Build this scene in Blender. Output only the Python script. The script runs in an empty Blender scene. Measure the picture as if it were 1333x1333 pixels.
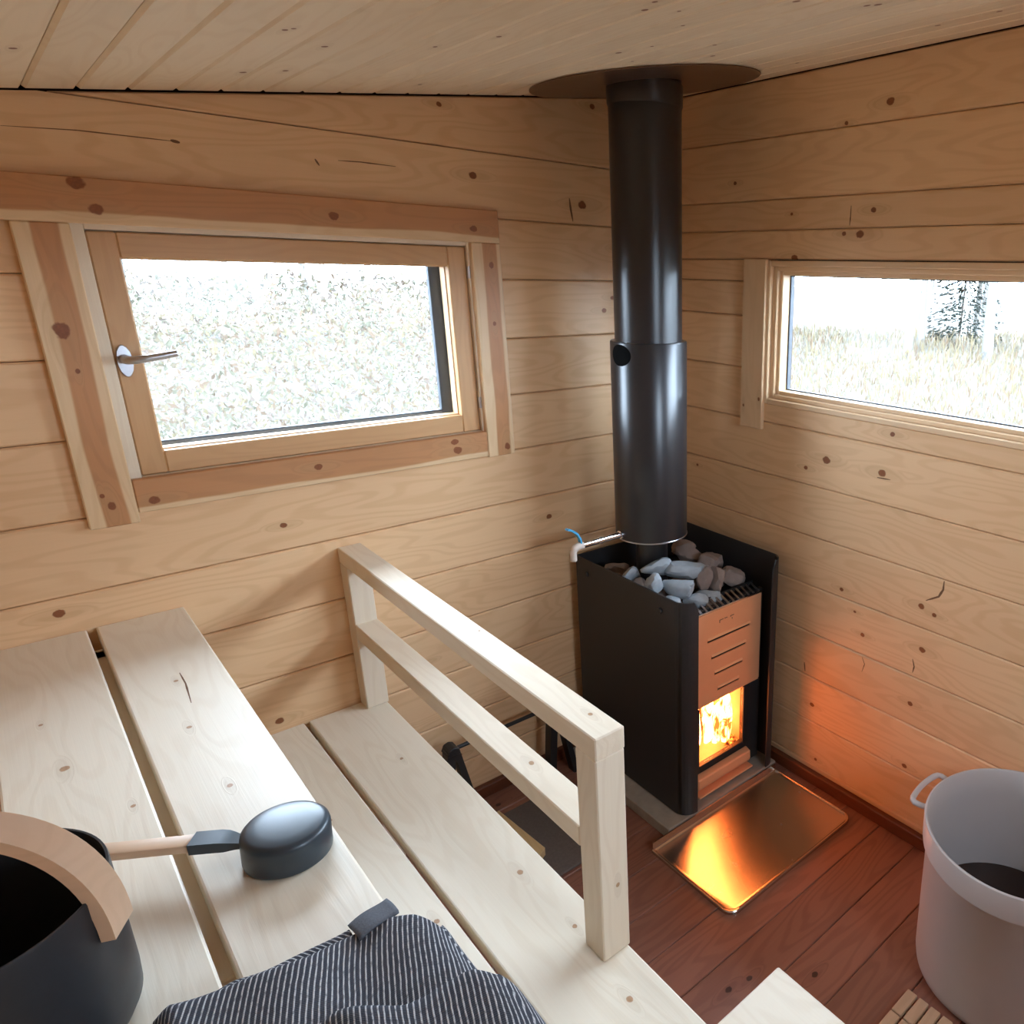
import bpy, bmesh, math, random
from mathutils import Vector, Matrix, noise
random.seed(7)
sc = bpy.context.scene
COL = sc.collection

# ------------------------------------------------------------------ camera
cd = bpy.data.cameras.new('camera'); cam = bpy.data.objects.new('camera', cd); COL.objects.link(cam)
RX = Vector((0.69806493, -0.71562857, 0.02410625))
DN = Vector((-0.2043578, -0.23138239, -0.95115723))
FW = Vector((0.68625305, 0.65904320, -0.30776421))
cam.matrix_world = Matrix(((RX.x, -DN.x, -FW.x, -1.556855), (RX.y, -DN.y, -FW.y, -1.813894),
                           (RX.z, -DN.z, -FW.z, 1.497303), (0, 0, 0, 1)))
cd.sensor_width = 36.0; cd.sensor_fit = 'HORIZONTAL'
cd.lens = 962.39 / 1333 * 36.0
cd.shift_x = (666.5 - 969.65) / 1333; cd.shift_y = 0.0
cd.clip_start = 0.01; cd.clip_end = 500
sc.camera = cam

# ------------------------------------------------------------------ sky and exposure
SKY = 31.0
FIRE = 38.0
w = bpy.data.worlds.new('overcast_sky'); sc.world = w; w.use_nodes = True
wn = w.node_tree; bg = wn.nodes['Background']
bg.inputs['Color'].default_value = (0.77, 0.93, 1.15, 1); bg.inputs['Strength'].default_value = SKY
sc.view_settings.view_transform = 'Standard'; sc.view_settings.look = 'None'
sc.view_settings.exposure = 0.0; sc.view_settings.gamma = 1.0
sc.view_settings.use_curve_mapping = False
sc.cycles.max_bounces = 10; sc.cycles.diffuse_bounces = 7; sc.cycles.transparent_max_bounces = 16

def portal(name, loc, rot, sx, sy):
    l = bpy.data.lights.new(name, 'AREA'); l.shape = 'RECTANGLE'; l.size = sx; l.size_y = sy
    l.cycles.is_portal = True
    o = bpy.data.objects.new(name, l); COL.objects.link(o); o.location = loc; o.rotation_euler = rot
PI = math.pi
portal('daylight_portal', (-1.03, .17, 1.32), (-PI/2, 0, 0), .95, .6)
portal('daylight_portal', (-.73, -2.56, 1.46), (PI/2, 0, 0), .64, .54)
portal('daylight_portal', (.17, -.97, 1.34), (0, PI/2, 0), .6, 1.35)

# ------------------------------------------------------------------ helpers
def tag(o, label=None, cat=None, group=None, kind=None):
    if label: o['label'] = label
    if cat: o['category'] = cat
    if group: o['group'] = group
    if kind: o['kind'] = kind
    return o
def empty(name, loc=(0, 0, 0), rz=0.0):
    o = bpy.data.objects.new(name, None); COL.objects.link(o); o.location = loc
    o.rotation_euler = (0, 0, rz); o.empty_display_size = .05
    return o
def link(name, me, m, parent=None, smooth=False):
    o = bpy.data.objects.new(name, me); COL.objects.link(o)
    if m: me.materials.append(m)
    if smooth:
        for p in me.polygons: p.use_smooth = True
    if parent:
        o.parent = parent
        o.matrix_parent_inverse = world(parent).inverted()
    return o
def world(o):
    m = o.matrix_basis.copy()
    if o.parent: m = world(o.parent) @ o.matrix_parent_inverse @ m
    return m
def fin(bm, name, m, parent=None, smooth=False, ang=None):
    bmesh.ops.recalc_face_normals(bm, faces=bm.faces[:])
    me = bpy.data.meshes.new(name); bm.to_mesh(me); bm.free()
    if ang is not None:
        for p in me.polygons: p.use_smooth = True
        me.set_sharp_from_angle(angle=math.radians(ang))
    return link(name, me, m, parent, smooth)
def merge(bm, b2):
    me = bpy.data.meshes.new('tmp'); b2.to_mesh(me); b2.free(); bm.from_mesh(me); bpy.data.meshes.remove(me)
def box(bm, lo, hi, bev=0.0, seg=1):
    b2 = bmesh.new()
    x0, y0, z0 = lo; x1, y1, z1 = hi
    v = [b2.verts.new(p) for p in ((x0,y0,z0),(x1,y0,z0),(x1,y1,z0),(x0,y1,z0),(x0,y0,z1),(x1,y0,z1),(x1,y1,z1),(x0,y1,z1))]
    for f in ((3,2,1,0),(4,5,6,7),(0,1,5,4),(1,2,6,5),(2,3,7,6),(3,0,4,7)): b2.faces.new([v[i] for i in f])
    if bev > 0: bmesh.ops.bevel(b2, geom=b2.edges[:], offset=bev, segments=seg, affect='EDGES', profile=.5)
    merge(bm, b2)
def prism(bm, poly, d0, d1, frame, bev=0.0, seg=1):
    """poly in (a,b); frame(a,b,d) -> point"""
    b2 = bmesh.new(); n = len(poly)
    A = [b2.verts.new(frame(a, b, d0)) for a, b in poly]; B = [b2.verts.new(frame(a, b, d1)) for a, b in poly]
    b2.faces.new(A[::-1]); b2.faces.new(B)
    for i in range(n): b2.faces.new((A[i], A[(i+1) % n], B[(i+1) % n], B[i]))
    if bev > 0: bmesh.ops.bevel(b2, geom=b2.edges[:], offset=bev, segments=seg, affect='EDGES')
    merge(bm, b2)
def lathe(bm, prof, c, n=48, closed=False):
    """prof: list of (r,z); around vertical axis at c"""
    rings = []
    for r, z in prof:
        if r < 1e-6: rings.append([bm.verts.new((c[0], c[1], c[2] + z))])
        else: rings.append([bm.verts.new((c[0] + r*math.cos(2*PI*i/n), c[1] + r*math.sin(2*PI*i/n), c[2] + z)) for i in range(n)])
    seq = list(zip(rings, rings[1:])) + ([(rings[-1], rings[0])] if closed else [])
    for a, b in seq:
        for i in range(n):
            j = (i+1) % n
            if len(a) == 1 and len(b) == 1: continue
            if len(a) == 1: bm.faces.new((a[0], b[i], b[j]))
            elif len(b) == 1: bm.faces.new((a[i], a[j], b[0]))
            else: bm.faces.new((a[i], a[j], b[j], b[i]))
def tube(bm, pts, rad, n=12, caps=True):
    pts = [Vector(p) for p in pts]
    rs = rad if isinstance(rad, (list, tuple)) else [rad]*len(pts)
    prev = None; rings = []
    for i, p in enumerate(pts):
        t = (pts[min(i+1, len(pts)-1)] - pts[max(i-1, 0)]).normalized()
        if prev is None:
            u = t.cross(Vector((0, 0, 1)))
            if u.length < .1: u = t.cross(Vector((1, 0, 0)))
        else: u = prev - t*prev.dot(t)
        u.normalize(); prev = u; v = t.cross(u)
        rings.append([bm.verts.new(p + (u*math.cos(2*PI*k/n) + v*math.sin(2*PI*k/n))*rs[i]) for k in range(n)])
    for a, b in zip(rings, rings[1:]):
        for k in range(n): bm.faces.new((a[k], a[(k+1) % n], b[(k+1) % n], b[k]))
    if caps: bm.faces.new(rings[0][::-1]); bm.faces.new(rings[-1])
def strip(bm, path, wvec, th):
    """flat bar: path of centre points, wvec(i) half-width vector, th(i) half-thickness vector"""
    rings = []
    for i, p in enumerate(path):
        p = Vector(p); a = Vector(wvec(i)); b = Vector(th(i))
        rings.append([bm.verts.new(q) for q in (p-a-b, p+a-b, p+a+b, p-a+b)])
    for r, s in zip(rings, rings[1:]):
        for k in range(4): bm.faces.new((r[k], r[(k+1) % 4], s[(k+1) % 4], s[k]))
    bm.faces.new(rings[0][::-1]); bm.faces.new(rings[-1])

# ------------------------------------------------------------------ materials
class NT:
    def __init__(s, name):
        s.m = bpy.data.materials.new(name); s.m.use_nodes = True; s.t = s.m.node_tree; s.N = s.t.nodes; s.L = s.t.links
        s.b = s.N['Principled BSDF']
    def n(s, typ, **kw):
        o = s.N.new(typ)
        for k, v in kw.items(): setattr(o, k, v)
        return o
    def put(s, sock, v):
        if hasattr(v, 'is_output'): s.L.new(v, sock)
        elif v is not None:
            try: sock.default_value = v
            except Exception: sock.default_value = (*v, 1)
    def math(s, op, a, b=None, c=None, clamp=False):
        o = s.n('ShaderNodeMath', operation=op, use_clamp=clamp)
        s.put(o.inputs[0], a)
        if b is not None: s.put(o.inputs[1], b)
        if c is not None: s.put(o.inputs[2], c)
        return o.outputs[0]
    def vm(s, op, a, b=None):
        o = s.n('ShaderNodeVectorMath', operation=op); s.put(o.inputs[0], a)
        if b is not None: s.put(o.inputs[1], b)
        return o.outputs[0] if op not in ('LENGTH', 'DOT_PRODUCT') else o.outputs[1]
    def mix(s, f, a, b, mode='MIX'):
        o = s.n('ShaderNodeMix', data_type='RGBA', blend_type=mode); o.clamp_factor = True
        s.put(o.inputs[0], f); s.put(o.inputs[6], a); s.put(o.inputs[7], b)
        return o.outputs[2]
    def noise(s, v, scale, detail=3, rough=.55, dist=0.0):
        o = s.n('ShaderNodeTexNoise'); s.put(o.inputs['Vector'], v); o.inputs['Scale'].default_value = scale
        o.inputs['Detail'].default_value = detail; o.inputs['Roughness'].default_value = rough; o.inputs['Distortion'].default_value = dist
        return o.outputs[0]
    def smooth(s, x, lo, hi, to0=0.0, to1=1.0):
        o = s.n('ShaderNodeMapRange', interpolation_type='SMOOTHSTEP'); s.put(o.inputs[0], x)
        o.inputs[1].default_value = lo; o.inputs[2].default_value = hi; o.inputs[3].default_value = to0; o.inputs[4].default_value = to1
        return o.outputs[0]
    def bump(s, h, strength, dist=.002):
        o = s.n('ShaderNodeBump'); o.inputs['Strength'].default_value = strength; o.inputs['Distance'].default_value = dist
        s.L.new(h, o.inputs['Height']); s.L.new(o.outputs[0], s.b.inputs['Normal'])

def wood(name, light, dark, knotc=(.15, .045, .013), rough=.5, grain=.55, red=None, var=.10, spec=.35, bump=.25):
    """boards: object X runs along the grain, Y across, Z is thickness. Knots and heartwood stripe come from the board's own properties."""
    t = NT(name)
    oc = t.n('ShaderNodeTexCoord').outputs['Object']
    rnd = t.n('ShaderNodeObjectInfo').outputs['Random']
    off = t.n('ShaderNodeCombineXYZ'); t.L.new(t.math('MULTIPLY', rnd, 31.0), off.inputs[0]); t.L.new(t.math('MULTIPLY', rnd, 17.0), off.inputs[1]); t.L.new(t.math('MULTIPLY', rnd, 5.3), off.inputs[2])
    sep = t.n('ShaderNodeSeparateXYZ'); t.L.new(oc, sep.inputs[0])
    # knots
    kmask = None; halo = None
    for i in range(4):
        at = t.n('ShaderNodeAttribute', attribute_type='OBJECT', attribute_name='knot_%d' % i)
        ks = t.n('ShaderNodeSeparateXYZ'); t.L.new(at.outputs['Vector'], ks.inputs[0])
        r = t.math('MAXIMUM', ks.outputs[2], 1e-5)
        dx = t.math('DIVIDE', t.math('SUBTRACT', sep.outputs[0], ks.outputs[0]), t.math('MULTIPLY', r, 1.25))
        dy = t.math('DIVIDE', t.math('SUBTRACT', sep.outputs[1], ks.outputs[1]), r)
        d = t.math('SQRT', t.math('ADD', t.math('MULTIPLY', dx, dx), t.math('MULTIPLY', dy, dy)))
        wob = t.math('MULTIPLY', t.math('SUBTRACT', t.noise(oc, 90, 2), .5), .7)
        d2 = t.math('ADD', d, wob)
        km = t.smooth(d2, .75, 1.05, 1.0, 0.0)
        hl = t.smooth(t.math('ADD', t.math('MULTIPLY', dy, dy), t.math('MULTIPLY', t.math('MULTIPLY', dx, dx), .12)), .5, 5.0, 1.0, 0.0)
        kmask = km if kmask is None else t.math('MAXIMUM', kmask, km)
        halo = hl if halo is None else t.math('MAXIMUM', halo, hl)
    # growth rings cut lengthwise
    p = t.vm('ADD', oc, off.outputs[0])
    ps = t.vm('MULTIPLY', p, (1.6, 9.0, 9.0))
    field = t.noise(ps, 1.0, 2, .45)
    field = t.math('ADD', field, t.math('MULTIPLY', halo, .10))
    ring = t.math('SINE', t.math('MULTIPLY', field, 95.0))
    ring = t.smooth(ring, -.2, 1.0)
    fine = t.noise(t.vm('MULTIPLY', p, (4.0, 240.0, 240.0)), 1.0, 3, .6)
    blot = t.noise(t.vm('MULTIPLY', p, (1.1, 4.0, 4.0)), 1.0, 2, .5)
    g = t.math('ADD', t.math('MULTIPLY', ring, .42*grain), t.math('MULTIPLY', fine, .40*grain))
    g = t.math('ADD', g, t.math('MULTIPLY', t.math('SUBTRACT', blot, .45), .55), None, True)
    c = t.mix(g, light, dark)
    if red:
        at = t.n('ShaderNodeAttribute', attribute_type='OBJECT', attribute_name='heart')
        hs = t.n('ShaderNodeSeparateXYZ'); t.L.new(at.outputs['Vector'], hs.inputs[0])
        y = t.math('ADD', sep.outputs[1], t.math('MULTIPLY', t.math('SUBTRACT', t.noise(t.vm('MULTIPLY', p, (3, 1, 1)), 1.0, 2), .5), .022))
        a = t.math('SUBTRACT', y, hs.outputs[0]); b_ = t.math('SUBTRACT', hs.outputs[1], y)
        hm = t.smooth(t.math('MINIMUM', a, b_), -.002, .003)
        c = t.mix(t.math('MULTIPLY', hm, .95), c, t.mix(g, red, tuple(.6*q for q in red)))
    c = t.mix(t.math('MULTIPLY', halo, .22), c, tuple(.75*q for q in dark))
    kr = t.noise(oc, 260, 2)
    c = t.mix(t.math('MULTIPLY', kmask, .95), c, t.mix(kr, knotc, tuple(1.9*q for q in knotc)))
    v = t.math('ADD', 1 - var/2, t.math('MULTIPLY', t.math('FRACT', t.math('MULTIPLY', rnd, 7.31)), var))
    c = t.mix(1.0, c, v, 'MULTIPLY')
    t.L.new(c, t.b.inputs['Base Color'])
    t.b.inputs['Roughness'].default_value = rough; t.b.inputs['Specular IOR Level'].default_value = spec
    t.bump(t.math('ADD', fine, t.math('MULTIPLY', ring, .4)), bump, .0006)
    return t.m
def plain(name, col, rough=.5, metal=0.0, spec=.5, noise_amt=0.0, scale=40, bump=0.0, rvar=0.0, aniso=None):
    t = NT(name); t.b.inputs['Metallic'].default_value = metal; t.b.inputs['Roughness'].default_value = rough
    t.b.inputs['Specular IOR Level'].default_value = spec
    oc = t.n('ShaderNodeTexCoord').outputs['Object']
    n = t.noise(oc if aniso is None else t.vm('MULTIPLY', oc, aniso), scale, 4)
    if noise_amt: 
        c = t.mix(n, tuple(q*(1-noise_amt) for q in col), tuple(min(1, q*(1+noise_amt)) for q in col)); t.L.new(c, t.b.inputs['Base Color'])
    else: t.b.inputs['Base Color'].default_value = (*col, 1)
    if rvar: t.L.new(t.math('ADD', rough - rvar/2, t.math('MULTIPLY', n, rvar)), t.b.inputs['Roughness'])
    if bump: t.bump(n, bump, .002)
    return t.m
def glass_mat(name, tint=(.96, .98, .98), refl=1.0):
    t = NT(name); t.N.remove(t.b)
    out = t.N['Material Output']
    tr = t.n('ShaderNodeBsdfTransparent'); tr.inputs[0].default_value = (*tint, 1)
    gl = t.n('ShaderNodeBsdfGlossy'); gl.inputs['Roughness'].default_value = .02
    fr = t.n('ShaderNodeFresnel'); fr.inputs[0].default_value = 1.45
    bf = t.n('ShaderNodeNewGeometry').outputs['Backfacing']     # same index seen from inside the pane
    t.L.new(t.math('ADD', t.math('MULTIPLY', bf, 1/1.45 - 1.45), 1.45), fr.inputs[0])
    mx = t.n('ShaderNodeMixShader'); t.L.new(t.math('MULTIPLY', fr.outputs[0], refl), mx.inputs[0]); t.L.new(tr.outputs[0], mx.inputs[1]); t.L.new(gl.outputs[0], mx.inputs[2])
    t.L.new(mx.outputs[0], out.inputs[0])
    return t.m

M = {}
M['wall'] = wood('pine_log', (.80, .535, .305), (.58, .325, .15), grain=.52, rough=.42)
M['ceil'] = wood('spruce_ceiling_board', (.85, .72, .54), (.68, .51, .33), grain=.40, rough=.5)
M['bench'] = wood('planed_spruce_bench', (.83, .745, .60), (.67, .54, .38), grain=.42, rough=.45, knotc=(.30, .17, .09), var=.06)
M['rail'] = wood('planed_spruce_rail', (.80, .69, .535), (.63, .49, .34), grain=.42, rough=.45, knotc=(.28, .16, .08), var=.05)
M['trim'] = wood('pine_trim', (.76, .55, .33), (.58, .36, .17), grain=.45, rough=.4, red=(.53, .245, .10), var=.06)
M['sash'] = wood('pine_sash', (.63, .375, .18), (.47, .255, .11), grain=.4, rough=.38, var=.05)
M['frame'] = wood('pine_window_frame', (.76, .54, .33), (.60, .38, .2), grain=.35, rough=.38, var=.05)
M['floor'] = wood('stained_floor_board', (.33, .145, .095), (.17, .068, .045), grain=.7, rough=.30, knotc=(.03, .01, .006), var=.25, spec=.5)
M['base'] = wood('stained_skirting', (.15, .045, .018), (.08, .022, .01), grain=.6, rough=.4, knotc=(.03, .01, .006))
M['handle_wood'] = wood('beech_handle', (.72, .50, .33), (.60, .39, .24), grain=.4, rough=.45)
M['slat'] = wood('duckboard_wood', (.60, .42, .27), (.45, .29, .17), grain=.5, rough=.55)
M['block'] = wood('offcut_wood', (.70, .50, .25), (.55, .36, .16), grain=.5, rough=.55)
M['dark'] = plain('dark_gap', (.05, .03, .018), .9)
M['cladding'] = plain('outer_cladding', (.12, .09, .07), .8, noise_amt=.2, scale=8)
M['black'] = plain('black_stove_paint', (.026, .024, .024), .5, spec=.45, noise_amt=.25, scale=120, bump=.06, rvar=.12)
M['pipe'] = plain('black_enamel_pipe', (.016, .015, .0165), .28, spec=.55, noise_amt=.05, scale=30)
M['iron'] = plain('black_iron', (.016, .015, .015), .5, spec=.5, noise_amt=.2, scale=60)
M['void'] = plain('dark_hole', (.003, .003, .003), .9, spec=.1)
M['plate'] = plain('brown_steel_plate', (.20, .125, .085), .32, metal=.75, noise_amt=.15, scale=10, rvar=.1)
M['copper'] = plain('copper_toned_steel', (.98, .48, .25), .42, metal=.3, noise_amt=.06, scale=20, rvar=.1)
M['chrome'] = plain('chrome', (.78, .78, .8), .16, metal=1.0, noise_amt=.03)
M['tray'] = plain('stainless_tray', (.60, .53, .46), .27, metal=1.0, noise_amt=.03, scale=9, rvar=.02, bump=.004)
M['slab'] = plain('grey_hearth_slab', (.33, .285, .235), .8, noise_amt=.25, scale=35, bump=.3)
M['stone'] = plain('grey_stone', (.34, .385, .42), .75, noise_amt=.35, scale=30, bump=.5)
M['stone2'] = plain('brown_stone', (.28, .225, .20), .75, noise_amt=.35, scale=30, bump=.5)
M['bucket'] = plain('white_plastic', (.56, .525, .515), .42, noise_amt=.03, scale=15, spec=.4)
M['water'] = plain('dark_water', (.035, .018, .012), .06, spec=.5)
M['pail'] = plain('black_pail_coating', (.020, .022, .026), .42, noise_amt=.2, scale=90, rvar=.1)
M['ladle'] = plain('dark_enamel', (.030, .044, .056), .36, spec=.6, noise_amt=.1, scale=60)
M['mat'] = plain('dark_grey_mat', (.13, .105, .09), .85, noise_amt=.3, scale=150, bump=.3)
M['blue'] = plain('blue_lever_plastic', (.06, .36, .62), .4)
M['pale_plastic'] = plain('pale_plastic', (.62, .52, .44), .5)
M['spacer'] = plain('dark_spacer', (.045, .055, .07), .45)
M['metal_grey'] = plain('brushed_grey_metal', (.52, .52, .54), .3, metal=1.0)
M['glass'] = glass_mat('window_glass')
M['fireglass'] = glass_mat('stove_glass', (.97, .93, .86), .5)
M['brick'] = plain('firebrick', (.52, .36, .25), .85, noise_amt=.2, scale=30)
M['log'] = plain('charred_log', (.05, .03, .02), .9, noise_amt=.4, scale=40, bump=.5)

# knots: wood pieces carry them as properties of their own
KR = random.Random(21)
def knots(o, L, W, n, rmin=.005, rmax=.012, fixed=None):
    ks = list(fixed or [])
    while len(ks) < n: ks.append((KR.uniform(-L/2*.96, L/2*.96), KR.uniform(-W*.36, W*.36), KR.uniform(rmin, rmax)))
    for i, k in enumerate(ks[:4]): o['knot_%d' % i] = tuple(float(q) for q in k)

FR = {'x+z': lambda: None}
def basis(ex, ey, c):
    ex = Vector(ex).normalized(); ey = Vector(ey).normalized(); ez = ex.cross(ey)
    m = Matrix.Identity(4)
    for i in range(3): m[i][0] = ex[i]; m[i][1] = ey[i]; m[i][2] = ez[i]; m[i][3] = c[i]
    return m
def board(name, lo, hi, grain, across, m, parent=None, bev=.002, nk=0, fixed=None, boxes=None, poly=None, seg=1, kr=(.005, .012)):
    """axis-aligned board lo..hi in world; local X along grain axis, Y along 'across' axis. fixed knots in world-axis (along, across, r)."""
    ax = {'x': Vector((1, 0, 0)), 'y': Vector((0, 1, 0)), 'z': Vector((0, 0, 1))}
    c = [(a+b)/2 for a, b in zip(lo, hi)]
    mw = basis(ax[grain], ax[across], c); inv = mw.inverted()
    bm = bmesh.new()
    for l, h in (boxes or [(lo, hi)]): box(bm, l, h, bev, seg)
    bm.transform(inv)
    o = fin(bm, name, m)
    gi, ai = 'xyz'.index(grain), 'xyz'.index(across)
    L, W = hi[gi]-lo[gi], hi[ai]-lo[ai]
    fx = [(a-c[gi], b-c[ai], r) for a, b, r in (fixed or [])]
    knots(o, L, W, max(nk, len(fx)), *kr, fixed=fx)
    if parent:
        o.parent = parent; o.matrix_parent_inverse = world(parent).inverted()
    o.matrix_basis = mw
    return o

# ------------------------------------------------------------------ room shell
XN, YB = -1.96, -2.42           # near wall (behind the upper bench), back wall (behind the camera)
ceil_z = lambda x: 1.968 + .15*x
T = .045
def slab_with_hole(name, axis, off0, off1, a0, a1, b0, b1, holes, m):
    """wall sheathing outside the logs; holes: (ha0,ha1,hb0,hb1) in (a,z)"""
    bm = bmesh.new()
    fr = (lambda a, b, d: (a, d, b)) if axis == 'y' else (lambda a, b, d: (d, a, b))
    cuts = [(a0, a1, b0, b1)]
    for h in holes:
        ha0, ha1, hb0, hb1 = h
        cuts = [(a0, ha0, b0, b1), (ha1, a1, b0, b1), (ha0, ha1, b0, hb0), (ha0, ha1, hb1, b1)]
    for c in cuts:
        if c[1]-c[0] > 1e-4 and c[3]-c[2] > 1e-4:
            prism(bm, [(c[0], c[2]), (c[1], c[2]), (c[1], c[3]), (c[0], c[3])], off0, off1, fr)
    o = fin(bm, name, m); tag(o, kind='structure'); return o
OPL = (-1.398, -.66, 1.082, 1.556)      # left window opening (x0,x1,z0,z1)
OPB = (-1.02, -.44, 1.22, 1.70)        # small unseen window added behind the camera for fill daylight
OPR = (-1.62, -.383, 1.145, 1.530)      # right window opening (y0,y1,z0,z1)
wl = slab_with_hole('wall_left', 'y', T+.002, T+.07, XN-.1, .12, -.1, 2.1, [OPL], M['dark'])
wr = slab_with_hole('wall_right', 'x', T+.002, T+.07, YB-.1, .046, -.1, 2.1, [OPR], M['dark'])
wb = slab_with_hole('wall_back', 'y', YB-T-.07, YB-T-.002, XN-.1, .12, -.1, 2.1, [OPB], M['dark'])
wnr = slab_with_hole('wall_near', 'x', XN-T-.07, XN-T-.002, YB-.1, .12, -.1, 2.1, [], M['dark'])

def wall_planks(parent, joints, along, face, thick, a0, a1, hole, topfn, name='wall_plank', fixed=None, nk=3):
    """horizontal logs; along 'x' or 'y'; face coordinate of the room side, thick = signed thickness outwards"""
    fixed = fixed or {}
    for i, (z0, z1) in enumerate(zip(joints, joints[1:])):
        zz0, zz1 = z0+.0008, z1-.0008
        segs = []
        if hole and zz1 > hole[2] and zz0 < hole[3]:
            segs = [(a0, hole[0], zz0, zz1), (hole[1], a1, zz0, zz1)]
            if zz0 < hole[2]-.004: segs.append((hole[0]-.012, hole[1]+.012, zz0, hole[2]))
            if zz1 > hole[3]+.004: segs.append((hole[0]-.012, hole[1]+.012, hole[3], zz1))
        else: segs = [(a0, a1, zz0, zz1)]
        d0, d1 = sorted((face, face+thick))
        boxes = []
        for s in segs:
            if along == 'x': boxes.append(((s[0], d0, s[2]), (s[1], d1, s[3])))
            else: boxes.append(((d0, s[0], s[2]), (d1, s[1], s[3])))
        lo = tuple(min(b[0][k] for b in boxes) for k in range(3)); hi = tuple(max(b[1][k] for b in boxes) for k in range(3))
        if zz1 > topfn(a0) - .002 or zz1 > topfn(a1) - .002:       # cut by the roof slope
            pts = [(a0, zz0), (a1, zz0)]
            xs = [a1, a0]
            if along == 'x':
                top = [(a, min(zz1, topfn(a))) for a in (a1, a1+(a0-a1)*.2, a1+(a0-a1)*.4, a1+(a0-a1)*.6, a1+(a0-a1)*.8, a0)]
                xc = (zz1 - topfn(0))/.15 if along == 'x' else None
                top = []
                cand = sorted({a0, a1, min(max(xc, a0), a1), min(max((zz0+.0 - topfn(0))/.15, a0), a1)}, reverse=True)
                lowx = min(max((zz0 - topfn(0))/.15, a0), a1)
                for a in cand:
                    if a >= lowx - 1e-6: top.append((a, max(zz0, min(zz1, topfn(a)))))
                pts = [(lowx, zz0), (a1, zz0)] + [q for q in top if not (abs(q[0]-lowx) < 1e-6 and abs(q[1]-zz0) < 1e-5)]
            else: pts = [(a0, zz0), (a1, zz0), (a1, min(zz1, topfn(a1))), (a0, min(zz1, topfn(a0)))]
            if len(pts) < 3 or max(p[1] for p in pts)-zz0 < .004: continue
            bm = bmesh.new()
            fr = (lambda a, b, d: (a, d, b)) if along == 'x' else (lambda a, b, d: (d, a, b))
            prism(bm, pts, d0, d1, fr, .0026)
            al = min(p[0] for p in pts); ah = max(p[0] for p in pts); zt = max(p[1] for p in pts)
            c = ((al+ah)/2, (d0+d1)/2, (zz0+zt)/2) if along == 'x' else ((d0+d1)/2, (al+ah)/2, (zz0+zt)/2)
            mw = basis((1, 0, 0) if along == 'x' else (0, 1, 0), (0, 0, 1), c)
            bm.transform(mw.inverted())
            o = fin(bm, name, M['wall']); knots(o, ah-al, zt-zz0, nk, .004, .010)
            o.parent = parent; o.matrix_basis = mw
            if i in fixed: knots(o, ah-al, zt-zz0, 4, .004, .009, fixed=[(a-(c[0] if along == 'x' else c[1]), z-c[2], r) for a, z, r in fixed[i]])
            continue
        o = board(name, lo, hi, along, 'z', M['wall'], parent, .0034, nk=nk, boxes=boxes, fixed=fixed.get(i), kr=(.004, .009))
JL = [-.01, .138, .285, .432, .579, .729, .879, 1.024, 1.173, 1.319, 1.466, 1.61, 1.758, 2.05]
JR = [-.01, .055, .201, .350, .494, .640, .789, .937, 1.09, 1.236, 1.382, 1.475, 1.533, 1.607, 1.683, 1.833, 2.05]
topL = lambda x: ceil_z(x) - .002
topR = lambda y: 1.968 - .001
wall_planks(wl, JL, 'x', 0.0, T, XN, -.0005, OPL, topL,
            fixed={7: [(-1.118, .967, .009), (-1.488, .955, .008), (-.585, .985, .006)], 6: [(-1.42, .872, .006), (-.64, .80, .006)], 11: [(-.33, 1.66, .011)], 10: [(-.215, 1.555, .007)], 9: [(-.27, 1.385, .007), (-.24, 1.42, .006)]})
wall_planks(wr, JR, 'y', 0.0, T, YB, T, OPR, topR,
            fixed={15: [(-.74, 1.872, .009), (-.62, 1.84, .005)], 12: [(-.68, 1.593, .010), (-.475, 1.536, .010)], 13: [(-.46, 1.645, .004)], 7: [(-.80, 1.02, .010), (-.55, .985, .006), (-.62, 1.02, .011)],
                   5: [(-.70, .665, .006), (-.95, .70, .008)], 4: [(-.78, .555, .006)], 2: [(-.62, .26, .007), (-.95, .22, .007)], 14: [(-.25, 1.73, .005)]})
JB = [-.01, .2, .35, .5, .65, .8, .95, 1.1, 1.25, 1.4, 1.55, 1.7, 2.05]
wall_planks(wb, JB, 'x', YB, -T, XN, -.0005, OPB, topL, nk=2)
wall_planks(wnr, JB, 'y', XN, -T, YB, 0.0, None, lambda y: ceil_z(XN)-.001, nk=2)

# ceiling: sloped deck with narrow boards running along y
ce = empty('ceiling', (0, 0, 0)); tag(ce, kind='structure')
bm = bmesh.new()      # the roof runs out over the walls as eaves
prism(bm, [(XN-.4, ceil_z(XN-.4)+.022), (.45, ceil_z(.45)+.022), (.45, ceil_z(.45)+.10), (XN-.4, ceil_z(XN-.4)+.10)], YB-.3, .48, lambda a, b, d: (a, d, b))
deck = fin(bm, 'roof_deck', M['dark'], ce)
sl = Vector((1, 0, .15)).normalized()
cw = .0705
nb = int((-XN)/cw)+2
for i in range(nb):
    x1 = -.001 - i*cw; x0 = max(x1 - cw, XN+.002)
    if x1 - x0 < .02: break
    Lb = -YB - .0075
    bm = bmesh.new()
    W = (x1-x0)/sl.x
    box(bm, (-Lb/2, -W/2+.0006, 0), (Lb/2, W/2-.0006, .018), .0042)
    xc = (x0+x1)/2
    ex = Vector((0, 1, 0)); ey = -sl
    mw = basis(ex, ey, (xc, YB/2 - .001, ceil_z(xc)))
    o = fin(bm, 'ceiling_board', M['ceil']); knots(o, Lb, W, 4, .003, .006)
    o.parent = ce; o.matrix_basis = mw

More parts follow.
